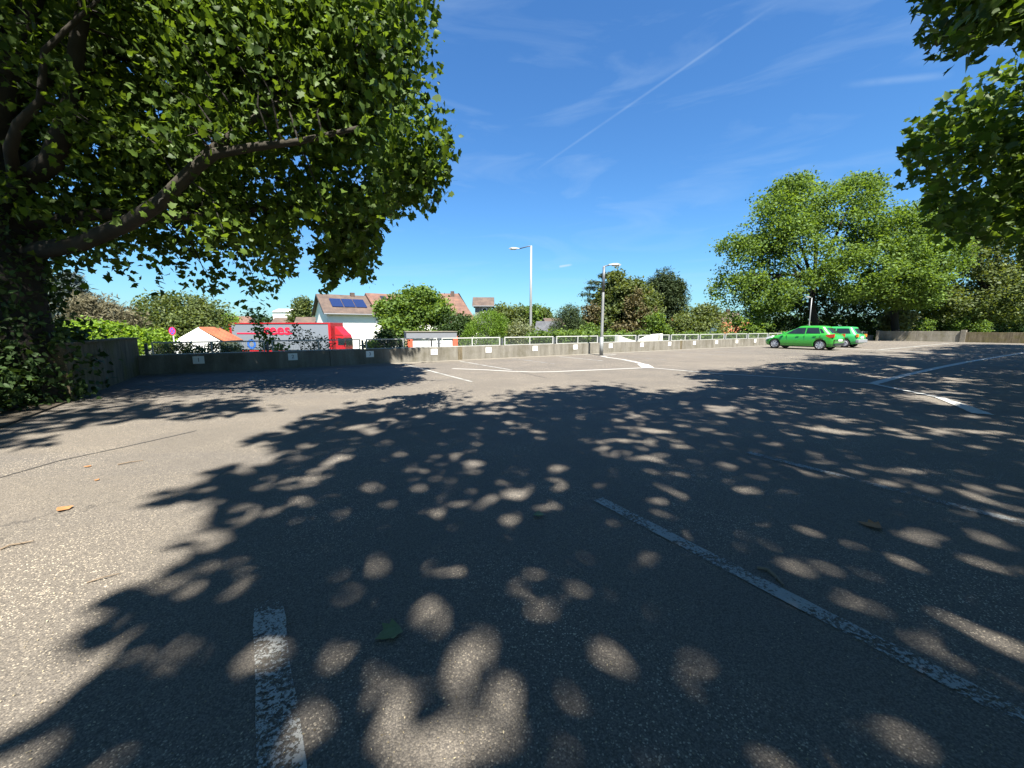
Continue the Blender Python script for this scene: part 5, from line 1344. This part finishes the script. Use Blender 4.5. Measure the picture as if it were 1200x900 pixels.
    for nm, s, (xa, xb, ta, tb) in (('rear_window', -1, spec['rearw']), ('windscreen', 1, spec['frontw'])):
        vv = []; n1, n2 = 5, 8
        for i in range(n1 + 1):
            q = i / n1; xw = xa + (xb - xa) * q
            for j in range(n2 + 1): vv.append(pe(ta + (tb - ta) * q, -xw + 2 * xw * j / n2, s, .006))
        ff = [(i * (n2 + 1) + j, i * (n2 + 1) + j + 1, (i + 1) * (n2 + 1) + j + 1, (i + 1) * (n2 + 1) + j) for i in range(n1) for j in range(n2)]
        MB().add(vv, ff).build(nm, M['car_glass'], e, smooth=True)
    # wheels
    for wy in spec['wheels']:
        for s in (-1, 1):
            w = empty('wheel', (s * spec['track'], wy, spec['wr'])); w.parent = e
            r = spec['wr']; rr = spec['rim']
            MB().lathe([(rr * .98, -s * .17), (r * .93, -s * .17), (r, -s * .13), (r, 0), (r * .95, s * .03), (rr * 1.02, s * .03)], 28, 'x').build('tyre', M['rubber'], w, smooth=True)
            rm = MB(); rm.lathe([(rr * 1.03, s * .028), (rr * .96, s * .035), (rr * .92, s * .01), (rr * .9, -s * .05), (.001, -s * .055)], 28, 'x')
            if spec['spokes']:
                for k in range(spec['spokes']):
                    an = 2 * math.pi * k / spec['spokes'] + .3; c_, s_ = math.cos(an), math.sin(an)
                    q = []
                    for (rad, hw_) in ((.03, .03), (rr * .95, .045)):
                        for xx_ in (s * .0, s * .028):
                            for sd in (-1, 1): q.append((xx_, c_ * rad - s_ * hw_ * sd, s_ * rad + c_ * hw_ * sd))
                    rm.add(q, [(0, 1, 3, 2), (4, 6, 7, 5), (0, 4, 5, 1), (2, 3, 7, 6), (0, 2, 6, 4), (1, 5, 7, 3)])
                rm.lathe([(.07, s * .0), (.065, s * .036), (.001, s * .04)], 14, 'x')
            else:
                rm.lathe([(rr * .93, s * .03), (rr * .8, s * .045), (rr * .3, s * .03), (.001, s * .035)], 24, 'x')
            rm.build('rim', spec['rimmat'], w)
    spec['extra'](e, pt, pe)
    return e

def extras1(e, pt, pe):
    for s in (-1, 1):
        # tail lamp wrapping the corner
        MB().prism([(-1.93, .98), (-1.52, .92), (-1.50, .83), (-1.72, .74), (-1.92, .78)], 0, *sorted((s * .70, s * .825))).build('tail_light', M['taillight'], e, bevel=.012)
        MB().prism([(1.40, .70), (1.78, .58), (1.82, .68), (1.42, .84)], 0, *sorted((s * .52, s * .80))).build('headlight', M['headlight'], e, bevel=.012)
        MB().box(*sorted((s * .82, s * 1.00)), .66, .78, .98, 1.10).build('wing_mirror', M['car_green'], e, bevel=.03)
        for y in (-.15, -1.05): MB().box(*sorted((s * .835, s * .865)), y, y + .17, .83, .86).build('door_handle', M['car_green'], e, bevel=.006)
        for (y0, y1) in ((.55, .556), (-.42, -.414), (-1.25, -1.244)): MB().box(*sorted((s * .80, s * .8485)), y0, y1, .30, .90).build('door_seam', M['black'], e)
        MB().box(*sorted((s * .70, s * .80)), -.95, .95, .17, .20).build('sill', M['black'], e)
    MB().box(-.72, .72, -1.99, -1.80, .28, .42).build('rear_diffuser', M['black'], e, bevel=.03)
    MB().box(-.26, .26, -1.99, -1.965, .55, .66).build('licence_plate', M['white'], e)
    MB().tube([(.25, -1.77, .98), (-.18, -1.75, 1.06)], .012, 6).build('rear_wiper', M['black'], e)
car1 = dict(loc=L(28.4 + .80, 11.45), rz=LOT_ROT, paint=M['car_green'], wheels=(-1.25, 1.24), wr=.30, rim=.205, track=.80, spokes=7, rimmat=M['alloy'],
    sections=[(-1.96, .46, .60, .74, .76, .70), (-1.92, .30, .60, .86, .90, .78), (-1.80, .22, .62, .95, .99, .825), (-1.5, .19, .62, .98, 1.02, .85), (-.8, .18, .60, .95, .98, .852), (.3, .18, .58, .90, .94, .852),
              (.9, .18, .56, .87, .97, .85), (1.25, .19, .54, .80, .90, .84), (1.6, .21, .50, .70, .80, .80), (1.82, .24, .46, .60, .68, .70), (1.93, .32, .45, .52, .56, .55)],
    gh=dict(z0=.86, z1=1.42, r0=-1.86, r1=-1.35, f0=1.22, f1=.05, w0=.80, w1=.575, ex=5.0),
    panes=[(-.40, .62, -.40, .12, .20, .86), (-1.20, -.46, -1.05, -.46, .24, .86), (-1.40, -1.25, -1.22, -1.10, .30, .74)],
    rearw=(.60, .44, .30, .84), frontw=(.68, .48, .12, .90), extra=extras1)
make_car('green_hatchback', 'bright green five door hatchback with alloy wheels, nearest to us', car1)
def extras2(e, pt, pe):
    for s in (-1, 1):
        MB().box(*sorted((s * .66, s * .80)), -1.87, -1.74, .72, .92).build('tail_light', M['taillight_o'], e, bevel=.012)
        MB().box(*sorted((s * .45, s * .74)), 1.70, 1.84, .56, .70).build('headlight', M['headlight'], e, bevel=.012)
        MB().box(*sorted((s * .79, s * .95)), .62, .74, .93, 1.04).build('wing_mirror', M['black'], e, bevel=.02)
        MB().box(*sorted((s * .80, s * .832)), -.5, -.33, .80, .83).build('door_handle', M['black'], e, bevel=.005)
        MB().box(*sorted((s * .815, s * .838)), -.85, .95, .50, .55).build('rub_strip', M['grey_plastic'], e)
        for (y0, y1) in ((.60, .606), (-.60, -.594)): MB().box(*sorted((s * .78, s * .8235)), y0, y1, .28, .88).build('door_seam', M['black'], e)
    MB().box(-.80, .80, -1.93, -1.74, .34, .56).build('rear_bumper', M['grey_plastic'], e, bevel=.04)
    MB().box(-.78, .78, 1.72, 1.90, .32, .52).build('front_bumper', M['grey_plastic'], e, bevel=.04)
    MB().box(-.26, .26, -1.86, -1.835, .64, .75).build('licence_plate', M['white'], e)
    MB().tube([(.3, -1.78, .90), (-.15, -1.76, .97)], .012, 6).build('rear_wiper', M['black'], e)
car2 = dict(loc=L(34.3, 11.8), rz=LOT_ROT, paint=M['car_green_old'], wheels=(-1.17, 1.22), wr=.285, rim=.185, track=.77, spokes=0, rimmat=M['hubcap'],
    sections=[(-1.83, .34, .55, .80, .82, .76), (-1.78, .28, .56, .87, .90, .79), (-1.5, .22, .56, .90, .93, .815), (-.5, .19, .55, .88, .91, .82), (.6, .19, .53, .85, .90, .82), (1.0, .19, .52, .82, .92, .815), (1.5, .22, .50, .72, .80, .79), (1.75, .28, .48, .64, .70, .74), (1.84, .34, .46, .56, .60, .66)],
    gh=dict(z0=.84, z1=1.37, r0=-1.80, r1=-1.45, f0=1.02, f1=.20, w0=.77, w1=.60, ex=6.0),
    panes=[(-.55, .55, -.55, .22, .18, .86), (-1.42, -.62, -1.28, -.62, .22, .86)],
    rearw=(.62, .50, .22, .86), frontw=(.64, .50, .12, .90), extra=extras2)
make_car('green_compact', 'older paler green three door compact with grey bumper behind the hatchback', car2)

# ================================================================== SMALL THINGS ON THE DECK
def fallen(kind, label, p, size, rz, mat, curl=.35):
    V, Fc = LEAF[kind]
    vs = [(x * size, y * size, .004 + size * curl * (x * x * 1.5 + (y - .4) ** 2 * .8)) for x, y, z in V]
    o = MB().add(vs, [tuple(int(i) for i in f) for f in Fc]).build('fallen_leaf', mat)
    o.location = (p.x, p.y, .001); o.rotation_euler = (0, 0, rz)
    tag(o, label, 'leaf', 'fallen leaves on the asphalt')
    return o
fallen('simple', 'dry orange brown leaf on the sunny asphalt at the left', G(81, 598), .11, 1.4, M['deadleaf'])
fallen('maple', 'dry orange leaf lying in a sun patch at the right', G(1030, 619), .12, .9, M['deadleaf'])
fallen('maple', 'greenish lobed leaf lying in the dark centre foreground', G(466, 738), .11, 2.3, M['greenleaf'])
fallen('simple', 'small dull curled leaf in shade near the tip of the long bay line', G(637, 604), .09, 2.0, M['greenleaf'], .8)
fallen('simple', 'tiny pale leaf scrap beside the orange leaf at the left', G(112, 564), .045, .3, M['deadleaf'])
fallen('simple', 'tiny pale leaf scrap near the thin twig at the left', G(107, 547), .06, 1.9, M['deadleaf'])
def twig(label, pts, r):
    q = [(p.x, p.y, .006 + .008 * (i % 2)) for i, p in enumerate(pts)]
    o = empty('twig', q[0]); B = np.array(q[0])
    MB().tube([tuple(np.array(p) - B) for p in q], [r] * (len(q) - 1) + [r * .5], 6).build('stem', M['twig'], o)
    mid = np.array(q[len(q) // 2]) - B; d = np.array(q[-1]) - np.array(q[0])
    MB().tube([tuple(mid), tuple(mid + np.array([d[1], -d[0], 0]) * .18 + d * .1 + [0, 0, .01])], [r * .7, r * .3], 5).build('side_shoot', M['twig'], o)
    tag(o, label, 'twig', 'twigs lying on the asphalt')
twig('thin bent twig on the sunny asphalt at the left', [G(138, 545), G(152, 543), G(168, 540)], .006)
twig('long thin twig at the left border of the view', [G(0, 645), G(12, 641), G(24, 638), G(40, 636)], .006)
twig('curved stick lying across the long bay line', [G(887, 666), G(900, 670), G(910, 678), G(918, 688)], .009)
twig('fine twig beside the leaf shadow at the lower left', [G(102, 684), G(122, 679), G(140, 673)], .004)
# fine litter: seeds, chips and crumbs of bark
rg = np.random.default_rng(99)
n = 1500
px = rg.random(n) * 1200; py = 455 + rg.random(n) ** .7 * 440
Pp = np.array([tuple(G(a, b, .006)) for a, b in zip(px, py)])
Rm = frames(rg.normal(size=(n, 3)) * .3 + [0, 0, 1], rg)
o = leaf_mesh('litter', Pp, Rm, .004 + .007 * rg.random(n), rg.random(n), 'quad', foliage('litter_crumb', (.10, .08, .05), (.36, .30, .19), .0, .9))
tag(o, 'fine crumbs of leaf and bark scattered over the asphalt', 'litter', kind='stuff')

print('TRIS', sum(sum(len(p.vertices) - 2 for p in m.polygons) * 1 for m in bpy.data.meshes if len(m.polygons) < 3000) + sum(len(m.polygons) for m in bpy.data.meshes if len(m.polygons) >= 3000))
